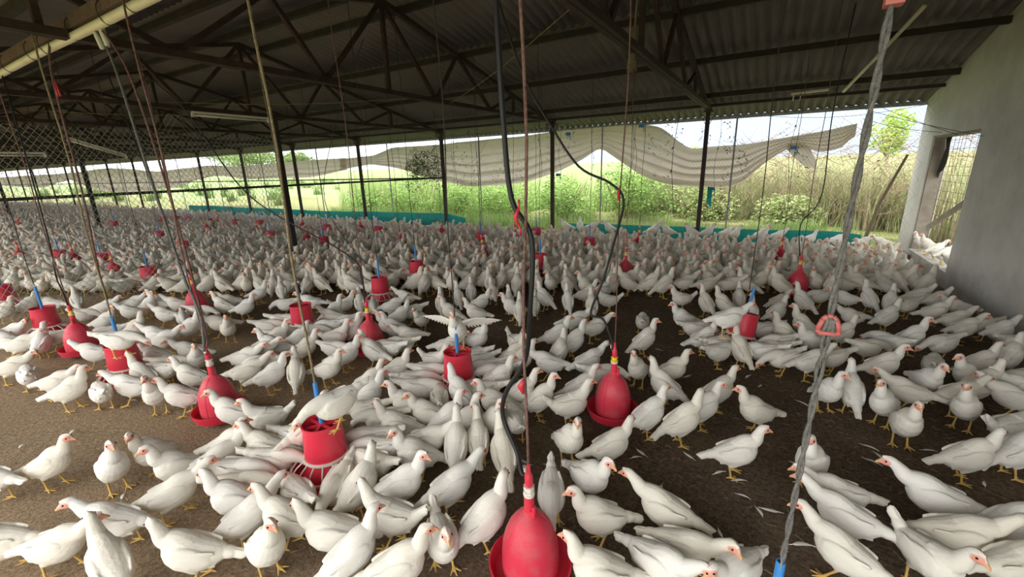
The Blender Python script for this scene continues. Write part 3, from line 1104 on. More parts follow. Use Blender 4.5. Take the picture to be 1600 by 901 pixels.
(-1.354,1.972,-25,'U',0.000,0,'upright white hen facing forward right, ninth in front of the open-topped feeder'),
(-1.438,2.163,-149,'S',0.000,0,'standing white hen facing left, fifth in front of the open-topped feeder'),
(-1.751,2.888,31,'U',0.000,2,'upright white hen facing right, sixth right of the open-topped feeder'),
(-2.246,3.896,120,'U',0.000,0,'upright white hen facing away, seventh behind the open-topped feeder'),
(-2.406,4.020,-149,'S',0.000,0,'standing white hen facing left, eighth right of the middle second-row drinker'),
(-2.199,4.156,118,'S',0.000,2,'standing white hen facing away, eighth behind the open-topped feeder'),
(-2.225,4.478,163,'U',0.000,0,'upright white hen facing away leftward, fifth in front of the centre far drinker'),
(-1.913,4.464,123,'U',0.000,0,'upright white hen facing away, fourth in front of the centre far drinker'),
(-1.604,4.432,120,'U',0.000,2,'upright white hen facing away, ninth left of the tilted feeder'),
(-1.525,4.757,-149,'T',0.000,1,'tail-cocked white hen facing left, third in front of the centre far drinker'),
(-1.846,4.869,31,'S',0.000,0,'standing white hen facing right, second in front of the centre far drinker'),
(-1.735,5.086,49,'S',0.000,2,'standing white hen facing right, first in front of the centre far drinker'),
(-1.603,3.911,40,'W',0.000,1,'stretched white hen facing right, eighth left of the tilted feeder'),
(-1.359,3.826,42,'W',0.000,2,'stretched white hen facing right, seventh left of the tilted feeder'),
(-1.600,3.454,40,'S',0.000,0,'standing white hen facing right, seventh right of the open-topped feeder'),
(-1.417,3.109,86,'U',0.000,1,'upright white hen facing away rightward, fifth behind the drinker on the bare litter'),
(-1.395,3.373,49,'U',0.000,0,'upright white hen facing right, sixth behind the drinker on the bare litter'),
(-1.134,3.060,58,'W',0.000,0,'stretched white hen facing away rightward, third behind the drinker on the bare litter'),
(-0.972,2.938,31,'F',0.000,0,'head-down white hen facing right, first behind the drinker on the bare litter'),
(-0.988,4.241,103,'F',0.000,0,'head-down white hen facing away, sixth left of the tilted feeder'),
(-0.842,3.717,48,'U',0.000,2,'upright white hen facing right, fifth left of the tilted feeder'),
(-0.621,4.463,-145,'S',0.000,0,'standing white hen facing left, fourth left of the tilted feeder'),
(-0.769,5.191,-149,'T',0.000,0,'tail-cocked white hen facing left, sixth behind the tilted feeder'),
(-0.485,5.086,130,'U',0.000,0,'upright white hen facing away leftward, fifth behind the tilted feeder'),
(-0.301,5.142,160,'U',0.000,2,'upright white hen facing away leftward, fourth behind the tilted feeder'),
(-0.174,5.406,101,'U',0.000,0,'upright white hen facing away, sixth in front of the drinker near the wall'),
(-0.735,3.116,-102,'U',0.000,1,'upright white hen facing forward left, second behind the drinker on the bare litter'),
(-0.506,3.235,-4,'U',0.000,1,'upright white hen facing forward right, fifth right of the drinker on the bare litter'),
(-0.491,2.926,176,'U',0.000,2,'upright white hen facing away leftward, second right of the drinker on the bare litter'),
(-0.158,3.045,46,'S',0.000,0,'standing white hen facing right, sixth right of the drinker on the bare litter'),
(-0.386,4.002,39,'S',0.000,1,'standing white hen facing right, second left of the tilted feeder'),
(-0.474,4.244,31,'F',0.000,0,'head-down white hen facing right, third left of the tilted feeder'),
(-0.183,3.706,31,'W',0.330,0,'stretched white hen perched on the rim of the tilted feeder, facing right'),
(-0.254,3.933,46,'F',0.000,0,'head-down white hen facing right, first left of the tilted feeder'),
(-0.228,3.774,52,'F',0.000,0,'head-down white hen facing away rightward, fourth in front of the tilted feeder'),
(-0.065,3.858,126,'U',0.000,2,'upright white hen facing away leftward, second in front of the tilted feeder'),
(0.089,3.940,-170,'F',0.000,0,'head-down white hen facing left, first in front of the tilted feeder'),
(0.196,4.075,-159,'F',0.000,0,'head-down white hen facing left, first right of the tilted feeder'),
(-0.026,4.969,100,'U',0.000,1,'upright white hen facing away, second behind the tilted feeder'),
(0.093,4.504,-149,'F',0.000,0,'head-down white hen facing left, first behind the tilted feeder'),
(-1.405,2.902,-160,'W',0.000,1,'stretched white hen facing left, fourth behind the drinker on the bare litter'),
(-1.855,3.150,-29,'T',0.000,2,'tail-cocked white hen facing forward right, sixth behind the open-topped feeder'),
(-1.643,2.814,31,'S',0.000,1,'standing white hen facing right, fifth right of the open-topped feeder'),
(-1.379,2.367,41,'S',0.000,0,'standing white hen facing right, fourth right of the open-topped feeder'),
(-1.215,2.348,40,'U',0.000,2,'upright white hen facing right, third left of the drinker on the bare litter'),
(-0.998,2.377,40,'T',0.000,0,'tail-cocked white hen facing right, second left of the drinker on the bare litter'),
(-1.035,2.634,40,'S',0.000,0,'standing white hen facing right, first left of the drinker on the bare litter'),
(-1.240,2.067,131,'F',0.000,0,'head-down white hen facing away, fourth left of the drinker on the bare litter'),
(-0.512,2.499,55,'S',0.000,0,'standing white hen facing away rightward, first right of the drinker on the bare litter'),
(-0.313,2.517,39,'U',0.000,1,'upright white hen facing right, third right of the drinker on the bare litter'),
(-0.225,2.760,46,'S',0.000,2,'standing white hen facing right, fourth right of the drinker on the bare litter'),
(0.084,2.870,-142,'S',0.000,2,'standing white hen facing left, eighth right of the drinker on the bare litter'),
(0.209,5.520,51,'W',0.000,2,'stretched white hen facing away rightward, fifth in front of the drinker near the wall'),
(0.193,5.089,51,'S',0.000,0,'standing white hen facing away rightward, third behind the tilted feeder'),
(0.460,5.643,138,'U',0.000,0,'upright white hen facing away leftward, fourth in front of the drinker near the wall'),
(0.640,6.009,-149,'F',0.000,0,'head-down white hen facing left, first in front of the drinker near the wall'),
(0.891,6.013,-170,'W',0.000,0,'stretched white hen facing left, second in front of the drinker near the wall'),
(1.102,6.037,114,'U',0.000,0,'upright white hen facing away leftward, third in front of the drinker near the wall'),
(1.281,6.050,71,'U',0.000,0,'upright white hen facing away, sixth left of the foot of the white wall'),
(1.424,6.006,-138,'F',0.000,0,'head-down white hen facing left, fifth left of the foot of the white wall'),
(1.584,6.408,31,'W',0.000,1,'stretched white hen facing right, third behind the foot of the white wall'),
(1.712,6.311,37,'W',0.000,1,'stretched white hen facing right, second behind the foot of the white wall'),
(1.604,5.839,12,'S',0.000,0,'standing white hen facing right, fourth left of the foot of the white wall'),
(1.867,6.132,-168,'W',0.000,0,'stretched white hen facing left, first behind the foot of the white wall'),
(0.867,5.313,-154,'W',0.000,0,'stretched white hen facing left, ninth left of the foot of the white wall'),
(1.144,5.391,43,'S',0.000,0,'standing white hen facing right, seventh left of the foot of the white wall'),
(0.715,4.690,43,'S',0.000,0,'standing white hen facing right, seventh right of the tilted feeder'),
(0.428,4.718,157,'U',0.000,0,'upright white hen facing away leftward, sixth right of the tilted feeder'),
(0.272,4.428,175,'U',0.000,2,'upright white hen facing away leftward, third right of the tilted feeder'),
(0.456,4.345,-142,'S',0.000,2,'standing white hen facing left, fourth right of the tilted feeder'),
(0.216,4.215,-149,'F',0.000,0,'head-down white hen facing left, second right of the tilted feeder'),
(0.237,3.872,-142,'F',0.000,0,'head-down white hen facing left, third in front of the tilted feeder'),
(0.420,3.871,38,'W',0.000,0,'stretched white hen facing right, fifth in front of the tilted feeder'),
(0.579,4.062,-149,'F',0.000,0,'head-down white hen facing left, fifth right of the tilted feeder'),
(0.860,4.429,31,'F',0.000,1,'head-down white hen facing right, ninth right of the tilted feeder'),
(1.044,4.694,144,'F',0.000,0,'head-down white hen facing away leftward, twelfth right of the tilted feeder'),
(1.207,4.814,22,'U',0.000,2,'upright white hen facing right, eighth left of the foot of the white wall'),
(1.419,4.801,-143,'F',0.000,2,'head-down white hen facing left, fourth in front of the foot of the white wall'),
(1.696,5.601,31,'W',0.000,0,'stretched white hen facing right, second left of the foot of the white wall'),
(1.687,5.328,35,'W',0.000,2,'stretched white hen facing right, third left of the foot of the white wall'),
(1.882,5.544,-149,'F',0.000,0,'head-down white hen facing left, first left of the foot of the white wall'),
(1.940,5.387,39,'W',0.000,0,'stretched white hen facing right, first in front of the foot of the white wall'),
(1.956,5.104,31,'F',0.000,1,'head-down white hen facing right, second in front of the foot of the white wall'),
(1.763,4.646,55,'S',0.000,0,'standing white hen facing away rightward, third in front of the foot of the white wall'),
(1.520,4.391,31,'S',0.000,0,'standing white hen facing right, fifth in front of the foot of the white wall'),
(1.398,4.104,-144,'S',0.000,0,'standing white hen facing left, sixteenth right of the tilted feeder'),
(1.241,4.276,74,'F',0.000,0,'head-down white hen facing away, thirteenth right of the tilted feeder'),
(0.890,4.032,22,'S',0.000,2,'standing white hen facing right, eighth right of the tilted feeder'),
(1.107,3.873,-72,'S',0.000,0,'standing white hen facing forward right, eleventh right of the tilted feeder'),
(0.493,3.381,-63,'U',0.000,1,'upright white hen facing forward right, sixth in front of the tilted feeder'),
(0.637,3.427,99,'U',0.000,0,'upright white hen facing away, seventh in front of the tilted feeder'),
(0.797,3.349,-124,'U',0.000,0,'upright white hen facing forward left, eighth in front of the tilted feeder'),
(0.974,3.640,176,'W',0.000,0,'stretched white hen facing away leftward, tenth right of the tilted feeder'),
(0.856,3.128,-86,'U',0.000,0,'upright white hen facing the camera, ninth in front of the tilted feeder'),
(1.238,3.736,31,'W',0.000,0,'stretched white hen facing right, fourteenth right of the tilted feeder'),
(1.227,3.526,-120,'U',0.000,0,'upright white hen facing the camera, fifteenth right of the tilted feeder'),
(1.407,3.945,36,'S',0.000,1,'standing white hen facing right, seventeenth right of the tilted feeder'),
(1.544,3.848,177,'W',0.000,2,'stretched white hen facing away leftward, eighteenth right of the tilted feeder'),
(1.700,4.221,-149,'F',0.000,0,'head-down white hen facing left, sixth in front of the foot of the white wall'),
(1.646,4.041,-167,'W',0.000,0,'stretched white hen facing left, seventh in front of the foot of the white wall'),
(1.382,3.368,31,'T',0.000,0,'tail-cocked white hen facing right, nineteenth right of the tilted feeder'),
(-3.343,0.426,38,'S',0.000,0,'standing white hen facing right, third left of the second front-row drinker'),
(-3.472,0.211,-149,'W',0.000,0,'stretched white hen facing left, fourth left of the second front-row drinker'),
(-2.972,0.588,-1,'U',0.000,0,'upright white hen facing the camera, fourth in front of the second front-row drinker'),
(-2.935,0.772,-70,'U',0.000,1,'upright white hen facing forward left, third in front of the second front-row drinker'),
(-2.655,0.776,-94,'U',0.000,0,'upright white hen facing forward left, fifth in front of the second front-row drinker'),
(-2.623,1.016,31,'S',0.000,1,'standing white hen facing right, seventh left of the biggest feeder'),
(-2.455,0.662,65,'W',0.000,0,'stretched white hen facing away rightward, eighth left of the biggest feeder'),
(-2.505,0.885,81,'W',0.000,1,'stretched white hen facing away rightward, sixth left of the biggest feeder'),
(-2.313,0.921,31,'F',0.000,2,'head-down white hen facing right, fourth left of the biggest feeder'),
(-2.194,0.872,40,'F',0.000,0,'head-down white hen facing right, third left of the biggest feeder'),
(-2.101,0.800,-129,'U',0.000,2,'upright white hen facing left, fifth left of the biggest feeder'),
(-2.477,0.444,-149,'W',0.000,1,'stretched white hen facing left, tenth left of the biggest feeder'),
(-2.539,0.258,37,'W',0.000,1,'stretched white hen facing right, eleventh left of the biggest feeder'),
(-2.787,0.127,-139,'W',0.000,2,'stretched white hen facing left, sixth in front of the second front-row drinker'),
(-2.187,0.339,177,'U',0.000,0,'upright white hen facing away, ninth left of the biggest feeder'),
(-1.947,0.540,-141,'S',0.000,2,'standing white hen facing left, eighth in front of the biggest feeder'),
(-2.386,1.120,-145,'S',0.000,0,'standing white hen facing left, second left of the biggest feeder'),
(-2.322,1.291,31,'F',0.000,0,'head-down white hen facing right, first behind the biggest feeder'),
(-1.953,0.767,84,'W',0.000,0,'stretched white hen facing away rightward, fifth in front of the biggest feeder'),
(-2.251,1.076,31,'F',0.000,0,'head-down white hen facing right, first left of the biggest feeder'),
(-1.765,0.851,-157,'S',0.000,0,'standing white hen facing left, fourth in front of the biggest feeder'),
(-1.755,1.118,-66,'F',0.000,1,'head-down white hen facing forward left, first in front of the biggest feeder'),
(-1.875,0.979,171,'F',0.000,0,'head-down white hen facing away leftward, second in front of the biggest feeder'),
(-1.627,1.146,95,'S',0.000,1,'standing white hen facing away rightward, third in front of the biggest feeder'),
(-1.454,1.259,41,'S',0.000,2,'standing white hen facing right, sixth right of the biggest feeder'),
(-1.543,1.486,-128,'U',0.000,1,'upright white hen facing left, fifth right of the biggest feeder'),
(-1.725,1.321,-173,'F',0.000,1,'head-down white hen facing away leftward, second right of the biggest feeder'),
(-1.779,1.431,-158,'F',0.000,1,'head-down white hen facing left, third right of the biggest feeder'),
(-1.900,1.492,-149,'F',0.000,2,'head-down white hen facing left, first right of the biggest feeder'),
(-1.701,0.707,-4,'U',0.000,0,'upright white hen facing forward right, seventh in front of the biggest feeder'),
(-1.501,0.901,-140,'S',0.000,2,'standing white hen facing left, sixth in front of the biggest feeder'),
(-1.341,1.092,-162,'T',0.000,2,'tail-cocked white hen facing left, fifth left of the biggest drinker'),
(-1.340,0.858,73,'S',0.000,0,'standing white hen facing away rightward, sixth left of the biggest drinker'),
(-1.125,0.912,41,'S',0.000,0,'standing white hen facing right, fourth left of the biggest drinker'),
(-1.599,1.620,31,'W',0.000,2,'stretched white hen facing right, seventh right of the biggest feeder'),
(-1.395,1.650,121,'U',0.000,0,'upright white hen facing away, eighth right of the biggest feeder'),
(-1.318,1.761,127,'S',0.000,1,'standing white hen facing away, fourth behind the biggest drinker'),
(-1.225,1.389,69,'W',0.000,0,'stretched white hen facing away rightward, third left of the biggest drinker'),
(-1.116,1.723,133,'U',0.000,0,'upright white hen facing away, third behind the biggest drinker'),
(-1.058,1.113,-38,'T',0.000,0,'tail-cocked white hen facing the camera, second left of the biggest drinker'),
(-0.953,1.288,62,'U',0.000,1,'upright white hen facing away rightward, first left of the biggest drinker'),
(-0.857,2.021,-35,'U',0.000,2,'upright white hen facing forward right, second in front of the drinker on the bare litter'),
(-0.627,2.092,40,'S',0.000,1,'standing white hen facing right, first in front of the drinker on the bare litter'),
(-0.001,2.366,21,'S',0.000,0,'standing white hen facing right, seventh right of the drinker on the bare litter'),
(-0.766,1.601,-64,'F',0.000,0,'head-down white hen facing the camera, first behind the biggest drinker'),
(-0.639,1.783,-26,'S',0.000,0,'standing white hen facing forward right, second behind the biggest drinker'),
(-0.501,1.559,-140,'S',0.000,0,'standing white hen facing left, second right of the biggest drinker'),
(-0.251,1.752,176,'W',0.000,0,'stretched white hen facing away leftward, third behind the blue-ended grey rope'),
(-0.402,1.296,-149,'S',0.000,2,'standing white hen facing left, first right of the biggest drinker'),
(-0.222,1.459,-18,'W',0.000,0,'stretched white hen facing forward right, just left of the blue-ended grey rope'),
(-0.145,1.581,-4,'W',0.000,2,'stretched white hen facing forward right, second behind the blue-ended grey rope'),
(0.059,1.573,-118,'W',0.000,0,'stretched white hen facing forward left, first behind the blue-ended grey rope'),
(0.355,2.455,-111,'U',0.000,0,'upright white hen facing the camera, ninth right of the drinker on the bare litter'),
(1.067,2.901,23,'S',0.000,1,'standing white hen facing right, tenth in front of the tilted feeder'),
(1.304,3.069,31,'U',0.000,1,'upright white hen facing right, eleventh in front of the tilted feeder'),
(0.447,2.258,-163,'W',0.000,0,'stretched white hen facing left, sixth behind the blue-ended grey rope'),
(0.461,2.101,170,'W',0.000,0,'stretched white hen facing away leftward, fifth behind the blue-ended grey rope'),
(0.430,1.870,155,'W',0.000,1,'stretched white hen facing away leftward, fourth behind the blue-ended grey rope'),
(0.838,2.434,177,'W',0.000,0,'stretched white hen facing away leftward, seventh behind the blue-ended grey rope'),
(0.717,2.004,-53,'T',0.000,0,'tail-cocked white hen facing forward right, first right of the blue-ended grey rope'),
(0.841,2.198,13,'W',0.000,1,'stretched white hen facing right, second right of the blue-ended grey rope'),
(1.042,2.362,31,'S',0.000,0,'standing white hen facing right, fourth right of the blue-ended grey rope'),
(0.993,2.124,31,'W',0.000,0,'stretched white hen facing right, third right of the blue-ended grey rope'),
(2.235,9.420,-169,'S',0.200,1,'white hen roosting on the window sill of the white wall, fifth from the camera side'),
(2.235,9.060,-158,'S',0.200,0,'white hen roosting on the window sill of the white wall, fourth from the camera side'),
(2.235,8.700,42,'W',0.200,2,'white hen roosting on the window sill of the white wall, third from the camera side'),
(2.235,8.340,44,'W',0.200,0,'white hen roosting on the window sill of the white wall, second from the camera side'),
(2.235,7.980,42,'F',0.200,0,'white hen roosting on the window sill of the white wall, first from the camera side'),
(1.770,9.600,-153,'W',0.130,0,'white hen perched on the far kerb by the teal net, first from the wall'),
(1.495,9.600,31,'W',0.130,0,'white hen perched on the far kerb by the teal net, second from the wall'),
(1.117,9.600,44,'W',0.130,1,'white hen perched on the far kerb by the teal net, third from the wall'),
(0.715,9.600,38,'T',0.130,0,'white hen perched on the far kerb by the teal net, fourth from the wall'),
]
KERB_HENS = [(0.20,9.60,38,'W'), (-0.08,9.60,31,'S'), (-0.54,9.60,46,'S'), (-0.72,9.60,46,'W'), (-1.05,9.60,31,'S'), (-1.33,9.60,-149,'S'), (-1.82,9.60,-159,'S'), (-2.13,9.60,31,'S'), (-3.11,9.60,-149,'S'), (-3.57,9.60,31,'W'), (-3.85,9.60,112,'U'), (-4.19,9.60,-149,'S')]
FEATHERS = [
(-4.202,1.034,20,'white moulted feather on the litter, first closest to the second front-row feeder'),
(-0.542,2.229,32,'white moulted feather on the litter, first closest to the drinker on the bare litter'),
(-0.463,2.292,141,'white moulted feather on the litter, second closest to the drinker on the bare litter'),
(-1.147,1.112,86,'white moulted feather on the litter, first closest to the biggest drinker'),
(-0.003,3.659,57,'white moulted feather on the litter, first closest to the tilted feeder'),
(-1.525,1.386,230,'white moulted feather on the litter, first closest to the biggest feeder'),
(0.111,3.599,241,'white moulted feather on the litter, second closest to the tilted feeder'),
(-0.208,2.397,140,'white moulted feather on the litter, third closest to the drinker on the bare litter'),
(-0.005,1.867,109,'white moulted feather on the litter, first closest to the blue-ended grey rope'),
(-1.324,1.416,211,'white moulted feather on the litter, second closest to the biggest drinker'),
(-0.921,1.957,195,'white moulted feather on the litter, fourth closest to the drinker on the bare litter'),
(-0.966,1.964,320,'white moulted feather on the litter, fifth closest to the drinker on the bare litter'),
(-0.062,1.878,266,'white moulted feather on the litter, second closest to the blue-ended grey rope'),
(-0.329,2.099,252,'white moulted feather on the litter, sixth closest to the drinker on the bare litter'),
(-0.748,1.927,344,'white moulted feather on the litter, seventh closest to the drinker on the bare litter'),
(-0.710,3.910,161,'white moulted feather on the litter, third closest to the tilted feeder'),
(-4.047,0.675,319,'white moulted feather on the litter, second closest to the second front-row feeder'),
(-0.396,3.517,231,'white moulted feather on the litter, fourth closest to the tilted feeder'),
(-1.037,1.893,164,'white moulted feather on the litter, third closest to the biggest drinker'),
(-0.095,2.315,38,'white moulted feather on the litter, eighth closest to the drinker on the bare litter'),
(0.263,1.976,16,'white moulted feather on the litter, third closest to the blue-ended grey rope'),
(-2.870,0.563,142,'white moulted feather on the litter, first closest to the second front-row drinker'),
(0.339,3.446,311,'white moulted feather on the litter, fifth closest to the tilted feeder'),
(0.002,2.309,21,'white moulted feather on the litter, ninth closest to the drinker on the bare litter'),
(0.025,2.211,347,'white moulted feather on the litter, tenth closest to the drinker on the bare litter'),
(-4.072,0.417,143,'white moulted feather on the litter, third closest to the second front-row feeder'),
(0.116,2.159,292,'white moulted feather on the litter, fourth closest to the blue-ended grey rope'),
(0.227,2.173,181,'white moulted feather on the litter, fifth closest to the blue-ended grey rope'),
(0.341,2.627,158,'white moulted feather on the litter, eleventh closest to the drinker on the bare litter'),
(0.656,3.033,332,'white moulted feather on the litter, sixth closest to the tilted feeder'),
(0.709,2.977,288,'white moulted feather on the litter, seventh closest to the tilted feeder'),
(0.958,3.133,9,'white moulted feather on the litter, eighth closest to the tilted feeder'),
(0.651,2.878,328,'white moulted feather on the litter, twelfth closest to the drinker on the bare litter'),
(1.160,2.889,69,'white moulted feather on the litter, ninth closest to the tilted feeder'),
]
DRINKERS = [(-0.7, 1.256), (-0.772, 2.592), (-3.244, 1.266), (-3.148, 2.582), (-5.767, 1.204), (-6.051, 2.376), (-1.728, 6.158), (0.431, 6.45), (0.247, 7.924), (-13.095, 2.275), (-11.521, 2.678), (-9.329, 2.606), (-15.82, 7.385), (-17.923, 5.798), (-11.755, 6.39), (-9.222, 6.126), (-11.641, 7.654), (-13.892, 6.14), (-22.689, 4.162), (-9.442, 7.873), (-6.627, 6.509), (-6.809, 8.101), (-4.393, 6.311), (-4.678, 7.987), (-2.134, 8.468)]
FEEDERS = [(-2.007, 1.243), (-1.911, 2.351), (-4.549, 1.171), (-6.703, 1.193), (-4.144, 2.549), (-4.293, 3.777), (-4.554, 4.755), (-0.064, 4.156), (-8.271, 2.706), (-12.073, 2.622), (-10.634, 2.843), (-13.604, 4.884), (-10.868, 4.275), (-17.424, 7.17), (-18.148, 7.137), (-18.753, 6.945), (-15.862, 7.116), (-14.476, 7.229), (-13.421, 7.42), (-10.561, 6.037), (-8.331, 5.904), (-10.192, 7.376), (-8.761, 1.256), (-18.558, 5.509), (-32.537, 5.647), (-8.476, 7.619), (-5.289, 7.552), (-4.543, 8.725), (-2.912, 7.813), (-3.067, 6.013)]

# ---------------------------------------------------------------- cloths on the far side
MT = [(-12.55, 2.16), (-10.98, 2.2), (-10.11, 2.39), (-8.09, 2.39), (-7.48, 2.44), (-5.59, 2.47), (-4.08, 2.53), (-3.05, 2.55), (-2.39, 2.53), (-2.12, 2.45), (-1.85, 2.21), (-1.53, 1.98), (-1.17, 2.02), (-0.58, 2.03), (-0.04, 2.09), (0.19, 2.12), (0.78, 2.2), (1.16, 2.3)]
MB_ = [(-12.62, 1.81), (-11.02, 1.95), (-10.27, 1.85), (-9.41, 1.65), (-8.18, 1.36), (-7.12, 1.26), (-6.14, 1.28), (-5.35, 1.37), (-4.63, 1.56), (-3.95, 1.84), (-3.49, 2.11), (-3.07, 1.82), (-2.61, 1.53), (-2.13, 1.34), (-1.6, 1.25), (-0.89, 1.19), (-0.53, 1.28), (-0.24, 1.61), (0.16, 1.91), (0.38, 1.98), (0.64, 1.81), (1.01, 1.87), (1.17, 2.09), (1.18, 2.26)]
LT = [(-74.6, 2.47), (-54.98, 2.09), (-38.15, 2.15), (-31.98, 2.32), (-25.85, 2.0), (-20.82, 2.19), (-19.68, 2.06), (-17.27, 2.1), (-12.22, 2.19)]
LB = [(-76.64, 1.36), (-55.85, 1.42), (-44.66, 1.26), (-38.49, 1.76), (-34.8, 1.09), (-28.99, 0.94), (-24.21, 1.32), (-20.63, 1.76), (-18.22, 1.55), (-15.95, 1.58), (-14.04, 1.58), (-12.3, 1.8)]
cloth_strip('tarpaulin', MT, MB_, M['tarp'], 'long beige tarpaulin swagged along the far open side in two drooping folds', 'tarpaulin', 5, .055, 9.93, 170, 30, 1)
cloth_strip('tarpaulin', LT, LB, M['tarp'], 'dull beige tarpaulin sagging along the far side beyond the netting', 'tarpaulin', 3, .05, 9.93, 150, 16, 2)
cloth_strip('tarpaulin_corner', [(.16, 2.0), (.3, 2.01), (.5, 1.95), (.66, 1.66)], [(.16, 1.9), (.3, 1.74), (.5, 1.56), (.66, 1.54)], M['tarp'], 'loose corner of beige tarpaulin hanging from its blue tie', 'tarpaulin', 1, .05, 9.86, 24, 12, 3)
for i, (x, z, lb) in enumerate(((.27, 1.93, 'blue tie knotted round the beige tarpaulin near the white wall'), (-4.25, 2.44, 'blue tie at the top edge of the beige tarpaulin'), (-2.55, 2.50, 'blue tie where the tarpaulin peaks highest'), (-1.05, 1.19, 'small blue tie on the lower edge of the tarpaulin by the first post'), (-4.5, 1.52, 'small blue tie on the lower edge beside the second post'))):
    m_ = MB()
    m_.box((x - .05, 9.80, z - .03), (x + .05, 9.86, z + .03))
    m_.tube([(x + .03, 9.83, z), (x + .06, 9.82, z - .07), (x + .05, 9.82, z - .13)], .008, 6)
    tag(obj('tie', m_, M['blue_plastic']), lb, 'tie')
cloth_strip('shade_net', [(-23.6, .44), (-16, .42), (-12.5, .42), (-8.15, .50), (-7.4, .36)], [(-23.6, .0), (-8.15, .0), (-7.4, .0)], M['teal_net'], 'teal shade net along the foot of the far side beyond the second bay', 'shade net', 1, .03, 9.86, 80, 8, 4)
cloth_strip('shade_net', [(-4.4, .36), (-2.7, .36), (-1.65, .38), (1.2, .42), (1.5, .36)], [(-4.4, .0), (1.5, .0)], M['teal_net'], 'teal shade net along the foot of the far side near the white wall', 'shade net', 1, .03, 9.86, 60, 8, 5)
cloth_strip('cloth_strip', [(-1.12, 1.25), (-1.03, 1.22)], [(-1.12, .93), (-1.03, .80)], M['teal_net'], 'scrap of dark teal cloth tied to the first post', 'cloth', 1, .02, 9.72, 8, 12, 6)

# ---------------------------------------------------------------- feeders and drinkers


def make_feeder():
    t = empty('hanging_feeder', (0, 0, 0))
    m_ = MB()
    m_.lathe([(.110, .165), (.1125, .18), (.109, .26), (.102, .345), (.1035, .358), (.1065, .360), (.1065, .376), (.099, .376), (.095, .345), (.102, .26), (.105, .18), (.1, .167)], 48, close=True)
    o = obj('hopper', m_, M['red_plastic'], t, smooth=True, fix=True)
    m_ = MB()
    for k in range(3):
        a = math.radians(60 * k + 15)
        m_.bar((-.098 * math.cos(a), -.098 * math.sin(a), .352), (.098 * math.cos(a), .098 * math.sin(a), .352), .012, .014)
    m_.lathe([(.0, .34), (.02, .34), (.02, .366), (.0, .366)], 20)
    obj('divider', m_, M['red_plastic'], t, fix=True)
    m_ = MB()
    m_.lathe([(.0, .175), (.09, .15), (.120, .085), (.135, .056), (.178, .056), (.190, .098), (.195, .098), (.186, .044), (.0, .042)], 48)
    obj('pan', m_, M['red_plastic'], t, smooth=True, fix=True)
    m_ = MB()
    m_.lathe([(.113, .160), (.121, .160), (.124, .168), (.121, .177), (.113, .177)], 40, close=True)
    m_.lathe([(.187, .094), (.198, .094), (.200, .106), (.187, .106)], 40, close=True)
    for k in range(16):
        a = 2 * math.pi * k / 16
        c, s_ = math.cos(a), math.sin(a)
        m_.tube([(.119 * c, .119 * s_, .168), (.160 * c, .160 * s_, .142), (.193 * c, .193 * s_, .101)], .0042, 6)
    obj('grill', m_, M['white_plastic'], t, smooth=True, fix=True)
    m_ = MB()
    m_.lathe([(.0, .34), (.0125, .34), (.0125, .605), (.0115, .612), (.0085, .612), (.0085, .59), (.0, .59)], 16)
    h = obj('handle', m_, M['blue_plastic'], t, smooth=True, fix=True)
    m_ = MB()
    m_.tube([(0, -.013, .600), (0, -.010, .625), (0, 0, .637), (0, .010, .625), (0, .013, .600)], .0022, 6)
    obj('hook', m_, M['galvanised'], h, smooth=True)
    return t


def make_drinker():
    t = empty('bell_drinker', (0, 0, 0))
    m_ = MB()
    prof = [(.112, .066), (.119, .070), (.1195, .10), (.118, .16), (.113, .205), (.103, .245), (.089, .280), (.070, .310), (.048, .332), (.030, .346), (.0235, .352), (.0225, .36), (.0, .36)]
    m_.lathe(prof, 56)
    for a in (0.5, 2.6, 4.2):           # mould seams
        c, s_ = math.cos(a), math.sin(a)
        m_.tube([(r * c * 1.004, r * s_ * 1.004, z) for r, z in prof[1:10]], .0022, 6)
    obj('bell', m_, M['red_dusty'], t, smooth=True, fix=True)
    m_ = MB()
    m_.lathe([(.0, .050), (.118, .050), (.132, .046), (.150, .052), (.166, .085), (.170, .104), (.176, .104), (.176, .098), (.171, .078), (.158, .042), (.135, .034), (.0, .036)], 56)
    obj('tray', m_, M['red_plastic'], t, smooth=True, fix=True)
    m_ = MB()
    m_.lathe([(.0, .35), (.0215, .35), (.0205, .43), (.0, .43)], 24)
    m_.tube([(.026, -.012, .335), (.028, -.013, .375), (.028, -.013, .395)], .0085, 10)
    m_.box((.012, -.022, .362), (.03, -.004, .372))
    obj('neck', m_, M['red_plastic'], t, smooth=True, fix=True)
    m_ = MB()
    m_.lathe([(.0, .428), (.0225, .428), (.0235, .433), (.0235, .440), (.0, .440)], 24)
    obj('collar', m_, M['white_plastic'], t, smooth=True, fix=True)
    m_ = MB()
    m_.lathe([(.0, .441), (.024, .441), (.024, .450), (.016, .452), (.016, .462), (.023, .464), (.023, .474), (.0, .474)], 8)
    obj('nut', m_, M['yellow_plastic'], t, fix=True)
    m_ = MB()
    m_.lathe([(.0, .474), (.014, .474), (.0165, .49), (.0175, .515), (.012, .530), (.008, .545), (.007, .575), (.0, .578)], 18)
    m_.tube([(0, 0, .50), (-.014, .004, .515), (-.020, .006, .535)], .0075, 10)
    obj('valve', m_, M['red_plastic'], t, smooth=True, fix=True)
    m_ = MB()
    m_.tube([(-.020, .006, .530), (-.022, .006, .553)], .009, 10)
    obj('hose_cap', m_, M['white_plastic'], t, smooth=True)
    return t


def copy_tree(o, parent=None):
    c = o.copy()
    C_.objects.link(c)
    c.parent = parent
    for ch in list(o.children):
        if not ch.name.startswith('cord'):
            copy_tree(ch, c)
    return c


